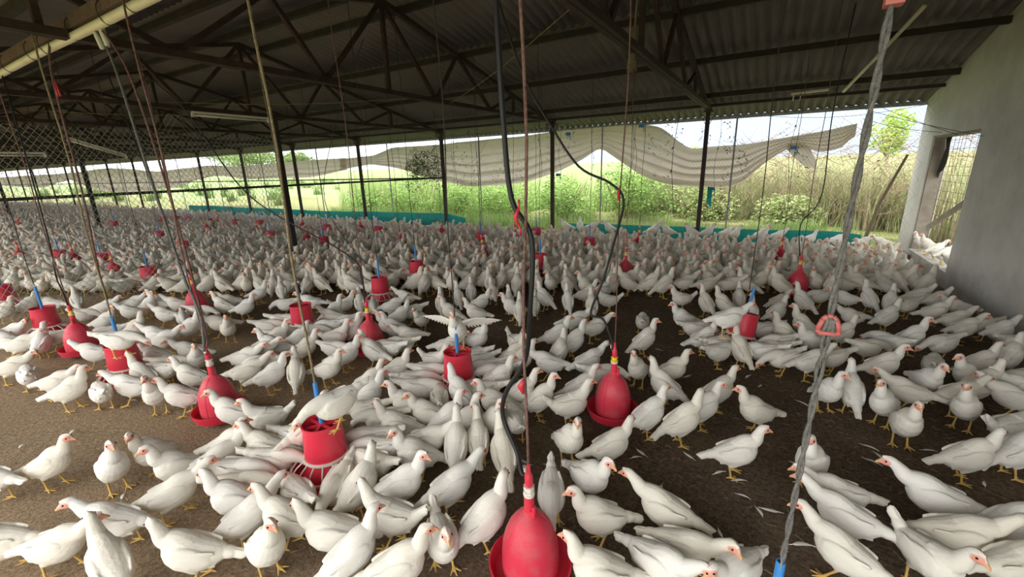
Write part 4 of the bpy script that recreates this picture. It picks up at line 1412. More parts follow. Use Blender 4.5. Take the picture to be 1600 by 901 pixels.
FEED_LAB = ['biggest red hopper feeder, white grill and blue handle, two hens on its rim', 'open-topped red hopper feeder carrying the hen with spread wings', 'red hopper feeder with a hen leaning over it, second feeder of the front row', 'red hopper feeder with no hen in it, third feeder of the front row',
            'red hopper feeder crowded by hens, brown rope beside it, second row', 'small red hopper feeder just past the middle of the flock', 'red hopper feeder behind the small one, hens on its rim', 'tilted red hopper feeder under a white hen near the wall', 'red hopper feeder with blue handle seen through the netting']
DRINK_LAB = ['biggest red bell drinker with white collar, tray cut by the picture edge', 'red bell drinker with yellow nut on the open dark litter', 'red bell drinker in its tray, second drinker of the front row', 'red bell drinker with yellow nut behind the biggest feeder',
             'red bell drinker in its tray, third drinker of the front row', 'red bell drinker half hidden by hens below the netting edge', 'red bell drinker on two cords amid the far middle flock', 'red bell drinker with yellow nut close to the white wall', 'red bell drinker just behind the one close to the wall']
feeder0, drinker0 = make_feeder(), make_drinker()
rg = random.Random(5)


def rows_label(kind, L, k):
    """far pieces: told apart by the line they stand in along the shed and their turn from the wall"""
    x, y = L[k]
    line = 'second' if y < 3.3 else 'third' if y < 5.2 else 'fourth' if y < 6.8 else 'fifth'
    if y < 1.6:
        line = 'front'
    same = sorted([q for q in range(9, len(L)) if line_of(L[q][1]) == line], key=lambda q: -L[q][0])
    return 'far red %s in the %s line across the shed, %s from the wall' % (kind, line, ORD[same.index(k)])


def line_of(y):
    return 'front' if y < 1.6 else 'second' if y < 3.3 else 'third' if y < 5.2 else 'fourth' if y < 6.8 else 'fifth'


def cord(parent, x, y, z0, material, r, n=9, lean=(0, 0), z1=None, label=None):
    """the cord a feeder or drinker hangs by: a part of it"""
    m_ = MB()
    z1 = z1 if z1 else roof_z(y) - .08
    pts = []
    for i in range(n + 1):
        u = i / n
        w_ = .012 * math.sin(u * 9 + x * 5) * (u * (1 - u) * 4)
        pts.append((x + lean[0] * u + w_, y + lean[1] * u + .6 * w_, z0 + (z1 - z0) * u))
    m_.tube(pts, r, 7)
    o = obj('cord', m_, material, parent, smooth='all')
    o.matrix_parent_inverse = (Matrix.Translation(parent.location) @ parent.rotation_euler.to_matrix().to_4x4()).inverted()
    if label:
        o['label'] = label


for k, (x, y) in enumerate(FEEDERS):
    o = feeder0 if k == 0 else copy_tree(feeder0)
    o.location = (x, y, 0)
    o.rotation_euler = (0, 0, rg.uniform(0, 6.28))
    if k == 7:
        o.rotation_euler = (math.radians(-7), math.radians(12), .4)
        o.location = (x - .05, y, .02)
    lb = FEED_LAB[k] if k < 9 else rows_label('hopper feeder', FEEDERS, k)
    tag(o, lb, 'feeder', 'red hopper feeders')
    near = k < 9
    top = 2.76 if abs(y - 1.2) < .25 else None
    cord(o, x, y, .62, M['rope_tan'] if k in (0, 2, 4) else M['cord_dark'], .0065 if k in (0, 2) else .004, lean=(-.10, .05) if k in (0, 2) else (0, 0), z1=top, label='tan twisted rope' if k in (0, 2, 4) else None)
for k, (x, y) in enumerate(DRINKERS):
    o = drinker0 if k == 0 else copy_tree(drinker0)
    o.location = (x, y, 0)
    o.rotation_euler = (0, 0, (0, .3, 2.6, 1.1)[k] if k < 4 else rg.uniform(0, 6.28))
    lb = DRINK_LAB[k] if k < 9 else rows_label('bell drinker', DRINKERS, k)
    tag(o, lb, 'drinker', 'red bell drinkers')
    near = k < 9
    top = 2.76 if abs(y - 1.2) < .25 else None
    cord(o, x, y, .575, M['rope_brown'] if near else M['cord_dark'], .0055 if k in (0, 2, 4) else .0042, z1=top, label='brown cord' if near else None)

for o in [q for q in bpy.data.objects if q.name.startswith('bell_drinker') and q['label'] in (DRINK_LAB[0], DRINK_LAB[2])]:
    for ch in o.children:                 # these two have a white nut instead of a yellow one
        if ch.name.startswith('nut'):
            ch.data = ch.data.copy()
            ch.data.materials[0] = M['white_plastic']


def hose(pts, r, label, material='black_rubber', cat='hose', k=6):
    m_ = MB()
    m_.tube(catmull(pts, k), r, 8)
    return tag(obj('water_hose' if cat == 'hose' else cat, m_, M[material], smooth='all'), label, cat)


hose([(-.86, 1.36, 2.75), (-.81, 1.3, 2.21), (-.79, 1.29, 1.85), (-.76, 1.28, 1.6), (-.68, 1.27, 1.47), (-.69, 1.27, 1.21), (-.73, 1.3, 1.0), (-.82, 1.3, .84), (-.84, 1.3, .72), (-.76, 1.27, .60), (-.715, 1.225, .555), (-.702, 1.222, .548)], .0095, 'thick black hose looping down to the biggest drinker')
hose([(-1.62, 2.55, 2.95), (-1.57, 2.55, 2.69), (-1.4, 2.55, 2.24), (-1.22, 2.55, 1.95), (-1.03, 2.55, 1.7), (-.83, 2.55, 1.60), (-.745, 2.55, 1.50), (-.79, 2.57, 1.28), (-.86, 2.56, .99), (-.93, 2.55, .77), (-.84, 2.54, .74), (-.775, 2.53, .60), (-.77, 2.52, .55)], .0075, 'black hose arching over to the drinker on the open litter')
hose([(-6.54, 2.5, 2.95), (-5.59, 2.5, 2.42), (-4.65, 2.5, 1.51), (-3.24, 2.5, 1.0), (-3.07, 2.5, .80), (-3.08, 2.51, .56)], .0065, 'black hose slanting across the netting to the drinker behind the biggest feeder')
hose([(-4.20, 1.43, 2.72), (-3.95, 1.40, 2.45), (-3.60, 1.32, 1.7), (-3.33, 1.27, 1.05), (-3.22, 1.25, .95), (-3.15, 1.24, .78), (-3.19, 1.23, .56)], .009, 'grey hose dropping from the white pipe to the second front drinker', 'rope_grey')
hose([(-4.12, 1.43, 2.72), (-3.75, 1.40, 2.35), (-3.4, 1.33, 1.5), (-3.2, 1.27, .75), (-3.16, 1.24, .60)], .007, 'brown twisted cord beside the hose of the second front drinker', 'rope_brown', 'cord')
hose([(-6.6, 1.43, 2.72), (-6.35, 1.36, 1.9), (-6.2, 1.3, 1.1), (-5.95, 1.22, .80), (-5.72, 1.18, .72), (-5.63, 1.17, .56)], .007, 'black hose looping to the third front drinker')
hose([(-7.0, 2.4, 2.9), (-6.5, 2.38, 1.6), (-6.3, 2.35, .9), (-6.05, 2.33, .70), (-5.90, 2.32, .56)], .006, 'black hose hanging to the drinker below the netting edge')
hose([(.55, 6.4, 3.3), (.50, 6.35, 2.2), (.52, 6.3, 1.3), (.36, 6.3, .95), (.40, 6.28, .56)], .006, 'thin black hose dropping to the drinker close to the wall')
hose([(-4.9, 4.5, 3.4), (-5.6, 4.4, 2.3), (-5.9, 4.3, 1.3), (-5.2, 4.2, .55), (-4.7, 4.2, .3)], .005, 'slack dark cable drooping in front of the middle post', 'cord_dark', 'cable')
hose([(-8.0, 3.6, 2.7), (-7.2, 3.5, 1.6), (-6.6, 3.4, .6), (-6.5, 3.4, .2)], .004, 'thin dark cable slanting from the netting top into the flock', 'cord_dark', 'cable')

# thick grey rope with its blue tube end and plastic adjuster, close to the photographer on the wall side
m_ = MB()
for s in (0, 1):
    pts = []
    for i in range(90):
        z = .60 + (3.1 - .60) * i / 89
        a = z * 34 + s * math.pi
        bulge = 1.0 + .9 * math.exp(-((z - 1.24) / .05) ** 2)
        pts.append((.148 + .012 * (z - .6) / 1.4 + .0042 * bulge * math.cos(a), 1.2 + .0042 * bulge * math.sin(a), z))
    m_.tube(pts, .0046, 7)
tag(obj('thick_rope', m_, M['rope_grey'], smooth='all'), 'thick twisted grey rope ending in a blue tube', 'rope')
t = empty('rope_end_tube', (.146, 1.2, 0))
m_ = MB()
m_.lathe([(.0, .30), (.0125, .30), (.0125, .600), (.0115, .607), (.0085, .607), (.0085, .58), (.0, .58)], 16)
obj('tube', m_, M['blue_plastic'], t, smooth=True, fix=True)
m_ = MB()
m_.tube([(0, -.013, .590), (0, -.009, .615), (0, 0, .622), (0, .009, .615), (0, .013, .590)], .0022, 6)
obj('hook', m_, M['galvanised'], t, smooth=True)
tag(t, 'bright blue feeder handle hooked to the end of the thick grey rope', 'handle')
m_ = MB()                      # rounded triangular loop of pink plastic with rope wound through it
L = [(-.020, 1.316), (-.018, 1.309), (.018, 1.309), (.021, 1.316), (.013, 1.342), (.005, 1.351), (-.005, 1.351), (-.013, 1.342)]
for k in range(len(L)):
    a, b = L[k], L[(k + 1) % len(L)]
    m_.tube([(.152 + a[0], 1.176, a[1]), (.152 + b[0], 1.176, b[1])], .0058, 9)
t = empty('rope_adjuster', (0, 0, 0))
mat('pink_plastic', (.55, .14, .14), .5, vary=(30, (.55, .20, .18), .4, .7))
obj('loop', m_, M['pink_plastic'], t, smooth='all')
m_ = MB()
for k in range(3):
    m_.tube([(.14 + .011 * k, 1.18, 1.306), (.146 + .007 * k, 1.172, 1.325), (.15 + .004 * k, 1.176, 1.352)], .0050, 7)
obj('wound_rope', m_, M['rope_grey'], t, smooth='all')
tag(t, 'pink plastic rope adjuster on the thick grey rope', 'rope adjuster')
m_ = MB()
m_.box((.148, 1.185, 1.985), (.178, 1.215, 2.03))
tag(obj('rope_block', m_, M['pink_plastic']), 'faded pink plastic block high on the thick grey rope', 'block')
for i, (x, y, z0, z1, lb) in enumerate(((-.71, 1.235, 1.515, 1.575, 'red plastic strip knotted into the cord of the biggest drinker'), (-.757, 2.50, 1.50, 1.58, 'red plastic clip high on the cord of the drinker on open litter'), (-.700, 1.228, .90, .96, 'small red plastic clip low on the cord of the biggest drinker'))):
    m_ = MB()
    w_ = .009 if i != 2 else .013
    m_.tube([(x, y, z0), (x - .006, y - .008, (z0 + z1) / 2), (x + .004, y - .004, z1)], [w_ * .4, w_, w_ * .35], 8)
    if i == 0:
        m_.tube([(x, y, z1 - .02), (x + .008, y - .006, z1 + .01), (x + .004, y, z1 + .025)], .0035, 6)
        m_.tube([(x, y, z0 + .01), (x + .010, y - .004, z0 - .012), (x + .005, y, z0 - .03)], .004, 6)
    tag(obj('cord_clip', m_, M['red_plastic'], smooth='all'), lb, 'clip')
m_ = MB()
for s in (-1, 1):
    m_.tube([(-4.93, 1.35, 2.46), (-4.88 + .02 * s, 1.33, 2.40), (-4.84 + .03 * s, 1.32, 2.33)], .006, 6)
tag(obj('cord_tie', m_, M['red_plastic'], smooth='all'), 'red string knotted on the cords hanging from the white pipe', 'string')
hose([(-5.02, 1.40, 2.74), (-4.95, 1.34, 2.45), (-4.80, 1.28, 1.6), (-4.72, 1.22, 1.0), (-4.60, 1.19, .75)], .008, 'brown twisted rope hanging from the white pipe beside the tan one', 'rope_brown', 'rope')

# ---------------------------------------------------------------- pipe, lamps and things under the roof
t = empty('water_pipe', (0, 0, 0))
m_ = MB()
m_.tube([(x, 1.43 + .008 * math.sin(x * 1.7), 2.735 - .012 * math.sin((x + 3) * 1.1) ** 2) for x in [X_END + i * .5 for i in range(int((XW - X_END) / .5))]], .030, 12)
obj('pipe', m_, M['pvc'], t, smooth='all')
for x in (-3.55, -3.95, -4.55, -5.2, -5.55, -6.3, -7.2, -8.4):
    m_ = MB()
    m_.tube([(x, 1.43 + .052 * math.cos(a), 2.772 + .078 * math.sin(a)) for a in [2 * math.pi * k / 14 for k in range(15)]], .0035, 5)
    obj('wire_tie', m_, M['cord_dark'], t)
for x in (-4.2, -4.1):
    m_ = MB()
    m_.tube([(x, 1.43, 2.72), (x + .02, 1.43, 2.66), (x + .07, 1.42, 2.58)], [.02, .019, .014], 9)
    obj('outlet', m_, M['white_plastic'], t, smooth='all')
tag(t, 'cream plastic water pipe tied under a timber below the roof', 'pipe')
m_ = MB()
m_.bar((X_END, 1.44, 2.812), (XW, 1.44, 2.812), .075, .085)
tag(obj('timber', m_, M['timber']), 'brown timber carrying the cream water pipe', 'timber')


def tube_lamp(a, b, label, fix=True):
    a, b = Vector(a), Vector(b)
    d = (b - a).normalized()
    t = empty('tube_lamp', (0, 0, 0))
    up = Vector((0, 0, .045))
    m_ = MB()
    m_.bar(a + up, b + up, .045, .03)
    obj('batten', m_, M['white_plastic'], t)
    m_ = MB()
    m_.tube([a + d * .03, b - d * .03], .0135, 12)
    obj('tube', m_, M['tube_glass'], t, smooth='all')
    for p in (a, b):
        m_ = MB()
        m_.bar(p - d * .018, p + d * .018, .03, .05)
        m_.bar(p + Vector((0, 0, .0)), p + up, .02, .02)
        obj('lamp_holder', m_, M['white_plastic'], t)
    tag(t, label, 'lamp', 'unlit tube lamps under the roof')


tube_lamp((-1.34, 3.12, 2.80), (-1.34, 4.22, 2.80), 'unlit white tube lamp under the truss closest to the wall')
tube_lamp((-7.93, 3.65, 2.63), (-7.93, 4.86, 2.63), 'unlit white tube lamp at the top of the netting beside the middle post')
tube_lamp((-11.37, 3.05, 2.42), (-11.37, 3.85, 2.12), 'unlit white tube lamp hanging aslant behind the netting')
tube_lamp((-11.4, 1.6, 2.14), (-11.4, 2.69, 2.14), 'unlit white tube lamp hanging level behind the netting')
m_ = MB()
m_.tube([(1.16, 6.6, 3.22), (.99, 7.9, 2.98), (.81, 9.07, 2.74)], .022, 8)
tag(obj('pole', m_, M['pvc'], smooth='all'), 'pale pole slung under the purlins near the white wall', 'pole')
m_ = MB()
m_.bar((.10, 9.06, 2.77), (.62, 9.06, 2.785), .06, .03)
for x in (.14, .24):
    m_.bar((x, 9.06, 2.66), (x, 9.06, 2.77), .03, .02)
tag(obj('batten', m_, M['pvc']), 'short pale batten fixed under the lowest purlin near the wall', 'batten')
m_ = MB()
rt = random.Random(8)
for k in range(60):
    a = rt.uniform(0, 6.28)
    r = rt.uniform(.0, .05)
    m_.tube([(-1.27 + .012 * math.cos(a), 4.42 + .012 * math.sin(a), 2.80), (-1.27 + .5 * r * math.cos(a), 4.42 + .5 * r * math.sin(a), 2.70), (-1.27 + r * math.cos(a), 4.42 + r * math.sin(a), 2.60 - rt.uniform(0, .07))], .0022, 4)
m_.tube([(-1.27, 4.42, 2.72), (-1.26, 4.43, 2.9), (-1.25, 4.44, 3.2)], .009, 6)
tag(obj('rope_bundle', m_, M['rope_tan']), 'frayed tan rope bundle hanging from the truss closest to the wall', 'rope')
# slack wires
rt = random.Random(21)
WIRES = [((-4.64, 5.9, 2.72), (-1.24, 3.2, 2.85), .05), ((-8, 3.4, 2.8), (-4.64, 5.2, 2.74), .06), ((-11.3, 2.6, 2.9), (-8, 4.4, 2.72), .05), ((.9, 9.65, 2.62), (2.10, 7.5, 1.92), .03), ((1.2, 9.7, 2.35), (2.12, 9.2, 2.05), .04), ((1.1, 9.75, 2.7), (2.10, 8.4, 1.98), .03), ((-.2, 9.7, 2.5), (2.1, 10.2, 2.55), .10), ((-7.6, 9.7, 1.9), (-6.3, 9.7, 2.6), .35)]
for k, (a, b, sag_) in enumerate(WIRES):
    m_ = MB()
    a, b = Vector(a), Vector(b)
    m_.tube([a.lerp(b, i / 12) - Vector((0, 0, sag_ * math.sin(math.pi * i / 12))) for i in range(13)], .0035, 5)
    tag(obj('slack_wire', m_, M['rope_tan'] if k < 3 else M['cord_dark']), ['pale slack wire between the two trusses closest to the wall', 'pale slack wire between the second and third trusses', 'pale slack wire beyond the third truss', 'dark wire running down to the window corner of the white wall', 'short dark wire beside the wall end', 'dark wire crossing to the head of the window', 'sagging dark wire under the eave by the wall', 'looped dark wire beside the beige tarpaulin'][k], 'wire', 'slack wires')
# cords hanging free along the far part
spots = [(-5.9, 8.2), (-3.9, 8.6), (-3.3, 8.9), (-2.4, 8.9), (-6.9, 8.8), (-7.5, 7.6), (-9.6, 8.3), (-2.0, 7.2), (-.9, 8.7), (.2, 8.1), (-5.2, 6.7), (-8.5, 6.6), (-10.6, 7.4), (-12.3, 6.6), (-3.55, 7.0), (-1.0, 5.4), (-6.5, 5.3)]
spots.sort(key=lambda p: -p[0])
for k, (x, y) in enumerate(spots):
    m_ = MB()
    z0 = rt.uniform(.8, 1.5)
    z1 = roof_z(y) - .07
    P_ = [(x + .03 * math.sin(i * 1.1 + k), y, z0 + (z1 - z0) * i / 10) for i in range(11)]
    m_.tube(P_, .0032, 5)
    for q in range(5):
        i = rt.randint(0, 9)
        c = Vector(P_[i])
        m_.tube([c, c + Vector((rt.uniform(-.02, .02), rt.uniform(-.02, .02), -.03))], [.008, .004], 5)
    tag(obj('hanging_string', m_, M['cord_dark']), 'thin dark string hanging over the far flock, %s from the wall side' % (ORD[k] if k < 16 else 'last'), 'string', 'loose strings over the far flock')

# ---------------------------------------------------------------- plants outside


def leaf_cloud(m_, tints, centres, n, size, rg, base, flat=.0):
    """n leaves scattered in the ellipsoids (centre, radii)"""
    for _ in range(n):
        c, r = centres[rg.randrange(len(centres))]
        while True:
            d = Vector((rg.uniform(-1, 1), rg.uniform(-1, 1), rg.uniform(-1, 1)))
            if d.length <= 1:
                break
        d = d * (d.length ** -.4 if d.length > .05 else 1)
        p = Vector(c) + Vector((d.x * r[0], d.y * r[1], d.z * r[2]))
        a = Vector((rg.uniform(-1, 1), rg.uniform(-1, 1), rg.uniform(-.6, .4))).normalized()
        b = a.cross(Vector((rg.uniform(-1, 1), rg.uniform(-1, 1), rg.uniform(-1, 1)))).normalized()
        s = size * rg.uniform(.6, 1.4)
        m_.f([m_.v(p - a * s), m_.v(p + b * s * .45), m_.v(p + a * s), m_.v(p - b * s * .45)])
        k = rg.random()
        f = rg.uniform(.7, 1.3)
        col = base[0] if k < .55 else base[1] if k < .85 else base[2]
        tints += [(col[0] * f, col[1] * f, col[2] * f, 1)] * 4


def tinted(name, m_, tints, label, cat, kind=None, group=None, parent=None):
    o = obj(name, m_, M['plant'], parent)
    at = o.data.color_attributes.new('tint', 'FLOAT_COLOR', 'POINT')
    at.data.foreach_set('color', np.array(tints, np.float32).ravel())
    if label:
        tag(o, label, cat, group, kind)
    return o


GREEN = [(.25, .42, .11), (.36, .52, .18), (.46, .52, .26)]
DULL = [(.16, .22, .07), (.24, .26, .11), (.30, .25, .15)]
rp = random.Random(31)
BUSH = [(-14.6, 12.6, 1.3, 1.15, 'bright green leafy bush far along the far side beyond the third post'), (-12.0, 12.3, 1.5, 1.35, 'bright green leafy bush behind the left end of the beige tarpaulin'), (-9.6, 12.0, 1.4, 1.25, 'green creeper-grown bush outside between the third and fourth posts'), (-7.4, 12.2, 1.4, 1.3, 'dense green bush under the middle of the beige tarpaulin'),
        (-5.4, 12.1, 1.25, 1.45, 'light green bush outside the second post'), (-3.5, 12.2, 1.2, 1.75, 'tall green bush in the gap where the tarpaulin is drawn up'), (-1.6, 12.4, 1.1, 1.25, 'pale green bush outside near the first post'), (.4, 12.3, 1.0, .95, 'low pale bush outside beside the first post on the wall side')]
for k, (x, y, r, h, lb) in enumerate(BUSH):
    t = empty('bush', (x, y, 0))
    m_, tn = MB(), []
    cs = []
    for q in range(9):
        a = rp.uniform(0, 6.28)
        rr = rp.uniform(0, .7) * r
        cs.append(((rr * math.cos(a), rr * math.sin(a) * .6, rp.uniform(.25, .75) * h), (r * .48, r * .42, h * .32)))
    leaf_cloud(m_, tn, cs, 4200, .042, rp, GREEN if k < 6 else [(.42, .48, .24), (.34, .46, .18), (.48, .44, .30)])
    tinted('foliage', m_, tn, None, None, parent=t)
    m_ = MB()
    for q in range(7):
        a = rp.uniform(0, 6.28)
        m_.tube([(0, 0, -.1), (.25 * r * math.cos(a), .2 * r * math.sin(a), .4 * h), (.6 * r * math.cos(a), .45 * r * math.sin(a), .85 * h)], [.02, .014, .006], 6)
    obj('stems', m_, M['twig'], t)
    tag(t, lb, 'bush', 'bushes outside the far side')


def blades(name, n, xr, yr, hr, cols, label, kind='stuff', w=.010, lean=.35, zf=None):
    m_, tn = MB(), []
    tufts = [(rp.uniform(*xr), rp.uniform(*yr)) for _ in range(max(1, n // 40))]
    for _ in range(n):
        cx_, cy_ = tufts[rp.randrange(len(tufts))]
        x, y = cx_ + rp.gauss(0, .13), cy_ + rp.gauss(0, .13)
        h = rp.uniform(*hr)
        a = rp.uniform(0, 6.28)
        l = lean * h * rp.uniform(.2, 1.2)
        dx, dy = math.cos(a), math.sin(a)
        ww_ = w * rp.uniform(.7, 1.5)
        px_, py_ = -dy * ww_, dx * ww_
        z0 = zf(x, y) if zf else 0
        col = cols[rp.randrange(len(cols))]
        f = rp.uniform(.75, 1.25)
        prev = None
        for u in (0, .4, .75, 1):
            q = Vector((x + dx * l * u * u, y + dy * l * u * u, z0 + h * (u - .18 * u * u * lean)))
            s_ = 1 - .92 * u * u
            cur = (m_.v((q.x - px_ * s_, q.y - py_ * s_, q.z)), m_.v((q.x + px_ * s_, q.y + py_ * s_, q.z)))
            tn += [(col[0] * f, col[1] * f, col[2] * f, 1)] * 2
            if prev:
                m_.f([prev[0], prev[1], cur[1], cur[0]])
            prev = cur
    return tinted(name, m_, tn, label, 'grass', kind)


REED = [(.46, .54, .27), (.36, .47, .20), (.54, .53, .33), (.52, .44, .33), (.36, .30, .22)]
blades('tall_grass', 17000, (-3.5, 5.6), (12.8, 15.5), (.7, 2.15), REED, 'tall pale green and straw reeds outside the far side near the wall', w=.009, lean=.6)
blades('tall_grass', 9000, (-17, -3.0), (13.0, 15.5), (.9, 1.75), [(.38, .50, .19), (.32, .46, .15), (.46, .52, .26)], 'tall green grass outside behind the bushes')
blades('short_grass', 9000, (-16, 1.6), (10.5, 12.0), (.15, .5), [(.38, .54, .19), (.32, .50, .15), (.46, .54, .28)], 'short bright grass along the outside of the far kerb', w=.008)
blades('short_grass', 5000, (-70, -16), (12, 30), (.3, .9), [(.20, .30, .10), (.26, .32, .14)], 'pale grass on the land far along the shed', w=.03, zf=lambda x, y: .2 + .02 * (y - 12))
blades('tall_grass', 3500, (2.9, 7.5), (9.2, 12.6), (1.0, 2.0), REED, 'dry reeds outside the window of the white wall', w=.009)
# dry brown tangle in the reeds
m_ = MB()
for _ in range(900):
    x, y = rp.uniform(-1.0, 5.0), rp.uniform(12.2, 13.2)
    z = rp.uniform(.5, 2.3)
    a = rp.uniform(0, 6.28)
    d = Vector((math.cos(a), .4 * math.sin(a), rp.uniform(-.7, .9)))
    m_.tube([(x, y, z), Vector((x, y, z)) + d * .25 + Vector((0, 0, -.03)), Vector((x, y, z)) + d * .5], [.006, .005, .002], 4)
tag(obj('dry_stalks', m_, M['twig']), 'tangle of dry brown stalks among the reeds near the wall', 'stalks', None, 'stuff')


def tree(x, y, h, r, cols, n, label, leaf=.07, z0=.5):
    t = empty('tree', (x, y, z0 - .1))
    m_ = MB()
    m_.tube([(0, 0, 0), (.04 * h, .02 * h, .4 * h), (.02 * h, 0, .75 * h)], [.05 * h * .5, .035 * h * .5, .02 * h * .5], 8)
    for q in range(6):
        a = q * 1.05
        m_.tube([(.03 * h, 0, .45 * h), (r * .4 * math.cos(a), r * .4 * math.sin(a), .65 * h), (r * .8 * math.cos(a), r * .8 * math.sin(a), .8 * h)], [.02, .014, .006], 6)
    obj('trunk', m_, M['bark'], t)
    m_, tn = MB(), []
    cs = [((rp.uniform(-.6, .6) * r, rp.uniform(-.5, .5) * r, h * rp.uniform(.55, .95)), (r * .45, r * .45, h * .16)) for _ in range(9)]
    leaf_cloud(m_, tn, cs, n, leaf, rp, cols)
    tinted('crown', m_, tn, None, None, parent=t)
    return tag(t, label, 'tree', 'trees beyond the far side')


YG = [(.36, .50, .12), (.44, .56, .18), (.28, .42, .10)]
tree(3.4, 21.0, 2.9, .75, YG, 1500, 'small yellow-green tree against the sky beside the white wall')
tree(-3.2, 23.0, 2.0, .8, YG, 1200, 'low yellow-green treetop just above the beige tarpaulin')
for k, (x, y, h, r) in enumerate(((-46, 30, 3.3, 3.0), (-60, 34, 4.2, 4.0), (-76, 40, 4.6, 4.5), (-38, 42, 2.9, 3.2))):
    tree(x, y, h, r, [(.22, .30, .12), (.28, .36, .16), (.18, .24, .10)], 2600, 'hazy green tree far beyond the end of the shed, %s from the tarpaulin' % ORD[k], .16, .9)
# creepers on the wire mesh
m_, tn = MB(), []
cs = [((rp.uniform(-9.3, -8.2), 9.84, rp.uniform(1.3, 2.25)), (.32, .05, .28)) for _ in range(14)]
leaf_cloud(m_, tn, cs, 2600, .026, rp, [(.13, .20, .06), (.20, .28, .09), (.10, .12, .05)])
m2 = MB()
for q in range(12):
    x = -9.3 + q * .1
    m_0 = [(x + .08 * math.sin(i * 1.3 + q), 9.84, .1 + i * .22) for i in range(11)]
    m2.tube(m_0, .005, 4)
t = empty('creeper', (0, 0, 0))
tinted('leaves', m_, tn, None, None, parent=t)
obj('stems', m2, M['twig'], t)
tag(t, 'green creeper climbing the side mesh beside the third post', 'creeper')
m_, tn = MB(), []
cs = [((rp.uniform(-7.9, 1.8), 9.83, rp.uniform(1.0, 2.5)), (.10, .03, .22)) for _ in range(70)]
leaf_cloud(m_, tn, cs, 900, .022, rp, [(.05, .04, .03), (.08, .06, .04), (.12, .09, .05)])
tinted('dry_leaves', m_, tn, 'dry dark creeper leaves caught in the far side mesh', 'leaves', 'stuff')
# blue drum seen through the window
m_ = MB()
m_.lathe([(.0, .0), (.24, .0), (.25, .03), (.245, .28), (.255, .30), (.245, .32), (.245, .56), (.255, .58), (.245, .60), (.24, .86), (.2, .88), (.0, .88)], 32, c=(3.62, 12.9))
m_.V = [(a, b, c - .15) for a, b, c in m_.V]
tag(obj('drum', m_, M['blue_paint'], smooth=True, fix=True), 'blue plastic drum standing outside the window of the white wall', 'drum')

# ---------------------------------------------------------------- straw and feathers on the litter
m_ = MB()
for _ in range(6500):
    x, y = rp.uniform(-8, 2.0), rp.uniform(.5, 6.5)
    a = rp.uniform(0, 6.28)
    L_ = rp.uniform(.012, .05)
    d = Vector((math.cos(a), math.sin(a), rp.uniform(-.08, .15))) * L_
    m_.wire((x, y, .006), Vector((x, y, .007)) + d, .0012)
tag(obj('straw', m_, M['straw']), 'bits of straw and husk scattered over the litter', 'straw', None, 'stuff')


def feather_mesh():
    f = MB()
    n = 10
    rows = []
    for i in range(n + 1):
        u = i / n
        wd = .0095 * math.sin(math.pi * min(1, u * 1.15 + .0)) ** .7 if .12 < u < .99 else .0008
        bend = .012 * math.sin(u * 2.2)
        z = .004 + .010 * u * (1 - u) * 4 * .6
        rows.append([f.v((u * .085, bend - wd, z - .002)), f.v((u * .085, bend, z + .0015)), f.v((u * .085, bend + wd, z - .002))])
    for a, b in zip(rows, rows[1:]):
        f.f([a[0], a[1], b[1], b[0]])
        f.f([a[1], a[2], b[2], b[1]])
    f.tube([(-.012, -.001, .004), (.03, .004, .0075), (.08, .011, .005)], [.0011, .0009, .0004], 5)
    return f


f0 = None
for x, y, a, lb in FEATHERS:
    if f0 is None:
        f0 = obj('feather', feather_mesh(), M['feather'], smooth='all')
        o = f0
    else:
        o = f0.copy()
        C_.objects.link(o)
    s = random.uniform(.75, 1.25)
    o.scale = (s, s, s)
    o.location = (x, y, .004)
    o.rotation_euler = (0, 0, math.radians(a))
    tag(o, lb, 'feather', 'moulted feathers on the litter')

# ---------------------------------------------------------------- the flock
YAWS = {0: 0, 1: 34, 2: -36}
VAR = {}
sd_ = 0
for p in 'USWFT':
    for k, yw in YAWS.items():
        sd_ += 1
        VAR[p, k] = build_hen(p, yw, sd_)
VAR['X', 0] = build_hen('X', 30, 40)
rh = random.Random(77)
used = set()
for x, y, yw, p, z, hy, lb in HENS:
    if p == 'X':
        hy = 0
    o = bpy.data.objects.new('hen', VAR[p, hy])
    C_.objects.link(o)
    s = rh.uniform(.87, .94)
    o.location = (x, y, z + .001)
    o.rotation_euler = (0, 0, math.radians(yw))
    o.scale = (s, s, s)
    tag(o, lb, 'hen', 'white hens of the near flock')


def low(me, ratio):
    """a lighter copy of a hen for the far flock"""
    ob = bpy.data.objects.new('hen_low', me)
    C_.objects.link(ob)
    d = ob.modifiers.new('d', 'DECIMATE')
    d.ratio = ratio
    out = ob.evaluated_get(bpy.context.evaluated_depsgraph_get()).to_mesh()
    out.calc_loop_triangles()
    n = len(out.vertices)
    co = np.zeros(n * 3, np.float32)
    out.vertices.foreach_get('co', co)
    col = np.zeros(n * 4, np.float32)
    out.color_attributes['plumage'].data.foreach_get('color', col)
    tri = np.zeros(len(out.loop_triangles) * 3, np.int32)
    out.loop_triangles.foreach_get('vertices', tri)
    bpy.data.objects.remove(ob)
    return co.reshape(-1, 3), col.reshape(-1, 4), tri.reshape(-1, 3)


LOD = {}
for key in [(p, k) for p in 'USWF' for k in (0, 1, 2)]:
    for lv, ratio in ((0, .10), (1, .028), (2, .010)):
        LOD[key + (lv,)] = low(VAR[key], ratio)
inv = CAM_R.transposed()


def on_screen(x, y, z):
    q = inv @ (Vector((x, y, z)) - Vector((0, 0, 1.70)))
    if q.z > -.1:
        return None
    return 800 + 668 * q.x / -q.z, 450.5 - 668 * q.y / -q.z


cell = .25
taken = {}


def free(x, y, r):
    i, j = int(x // cell), int(y // cell)
    for a in (-1, 0, 1):
        for b in (-1, 0, 1):
            for qx, qy, qr in taken.get((i + a, j + b), ()):
                if math.hypot(x - qx, y - qy) < max(r, qr):
                    return False
    return True


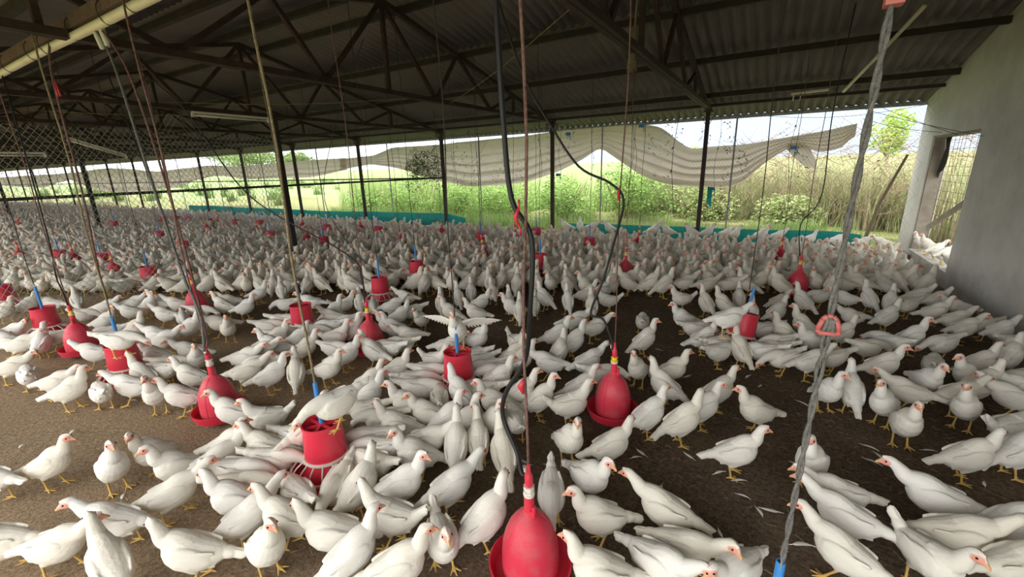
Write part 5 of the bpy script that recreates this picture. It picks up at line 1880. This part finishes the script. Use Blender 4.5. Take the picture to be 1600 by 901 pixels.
def take(x, y, r):
    taken.setdefault((int(x // cell), int(y // cell)), []).append((x, y, r))


for x, y, yw, p, z, hy, lb in HENS:
    take(x, y, .19)
for x, y in DRINKERS:
    take(x, y, .24)
for x, y in FEEDERS:
    take(x, y, .22)
far = []
tries = 0
while tries < 90000:
    tries += 1
    if tries % 3:
        x = rh.uniform(-20, 1.98)
    else:
        x = -46 + 44 * rh.random()
    y = rh.uniform(.4, 9.14)
    s = on_screen(x, y, .18)
    if s is None or s[1] > 446 or s[0] < -60 or s[0] > 1660 or x > 1.82:
        continue
    r = (.19 if y < 6.3 else .165) if x > -7 else .195 if x > -14 else .24
    if not free(x, y, r):
        continue
    take(x, y, r)
    far.append((x, y))
VV, CC, FF = [], [], []
off = 0


def add_far(x, y, z, yaw, pose, d):
    global off
    lv = 0 if d < 9.0 else 1 if d < 15 else 2
    co, col, tri = LOD[pose, rh.choice((0, 0, 1, 2)), lv]
    a = yaw
    s = rh.uniform(.96, 1.06)
    R_ = np.array([[math.cos(a), -math.sin(a), 0], [math.sin(a), math.cos(a), 0], [0, 0, 1]], np.float32) * s
    VV.append(co @ R_.T + np.array([x, y, z], np.float32))
    t_ = rh.uniform(.94, 1.02)
    CC.append(col * np.array([t_, t_ * .985, t_ * .95, 1], np.float32))
    FF.append(tri + off)
    off += len(co)


for x, y in far:
    d = math.hypot(x, y)
    near_f = min(FEEDERS, key=lambda f: math.hypot(f[0] - x, f[1] - y))
    df = math.hypot(near_f[0] - x, near_f[1] - y)
    if df < .42:
        pose, a = 'F', math.atan2(near_f[1] - y, near_f[0] - x) + rh.uniform(-.3, .3)
    else:
        pose = rh.choices('USWF', (54, 28, 13, 5) if x > -7 else (25, 33, 30, 12))[0]
        a = math.atan2(y, x) + (rh.choice((-1.4, -1.4, 1.5, .2, -.6, .7, 3.0)) + rh.uniform(-.5, .5))
    add_far(x, y, 0, a, pose, d)
for x, y, yw, p in KERB_HENS:
    add_far(x, y + .06, .13, math.radians(yw), 'U' if p == 'T' else p, 9.9)
V_, F_ = np.concatenate(VV), np.concatenate(FF)
me = bpy.data.meshes.new('flock')
me.vertices.add(len(V_))
me.vertices.foreach_set('co', V_.astype(np.float32).ravel())
me.loops.add(len(F_) * 3)
me.loops.foreach_set('vertex_index', F_.astype(np.int32).ravel())
me.polygons.add(len(F_))
me.polygons.foreach_set('loop_start', np.arange(0, len(F_) * 3, 3, dtype=np.int32))
me.polygons.foreach_set('use_smooth', np.ones(len(F_), bool))
me.update(calc_edges=True)
at = me.color_attributes.new('plumage', 'FLOAT_COLOR', 'POINT')
at.data.foreach_set('color', np.concatenate(CC).astype(np.float32).ravel())
o = obj('hen_flock', me, M['hen'])
tag(o, 'dense flock of white hens filling the shed behind the front rows', 'hens', None, 'stuff')
print('far hens', len(far), 'faces', len(F_))
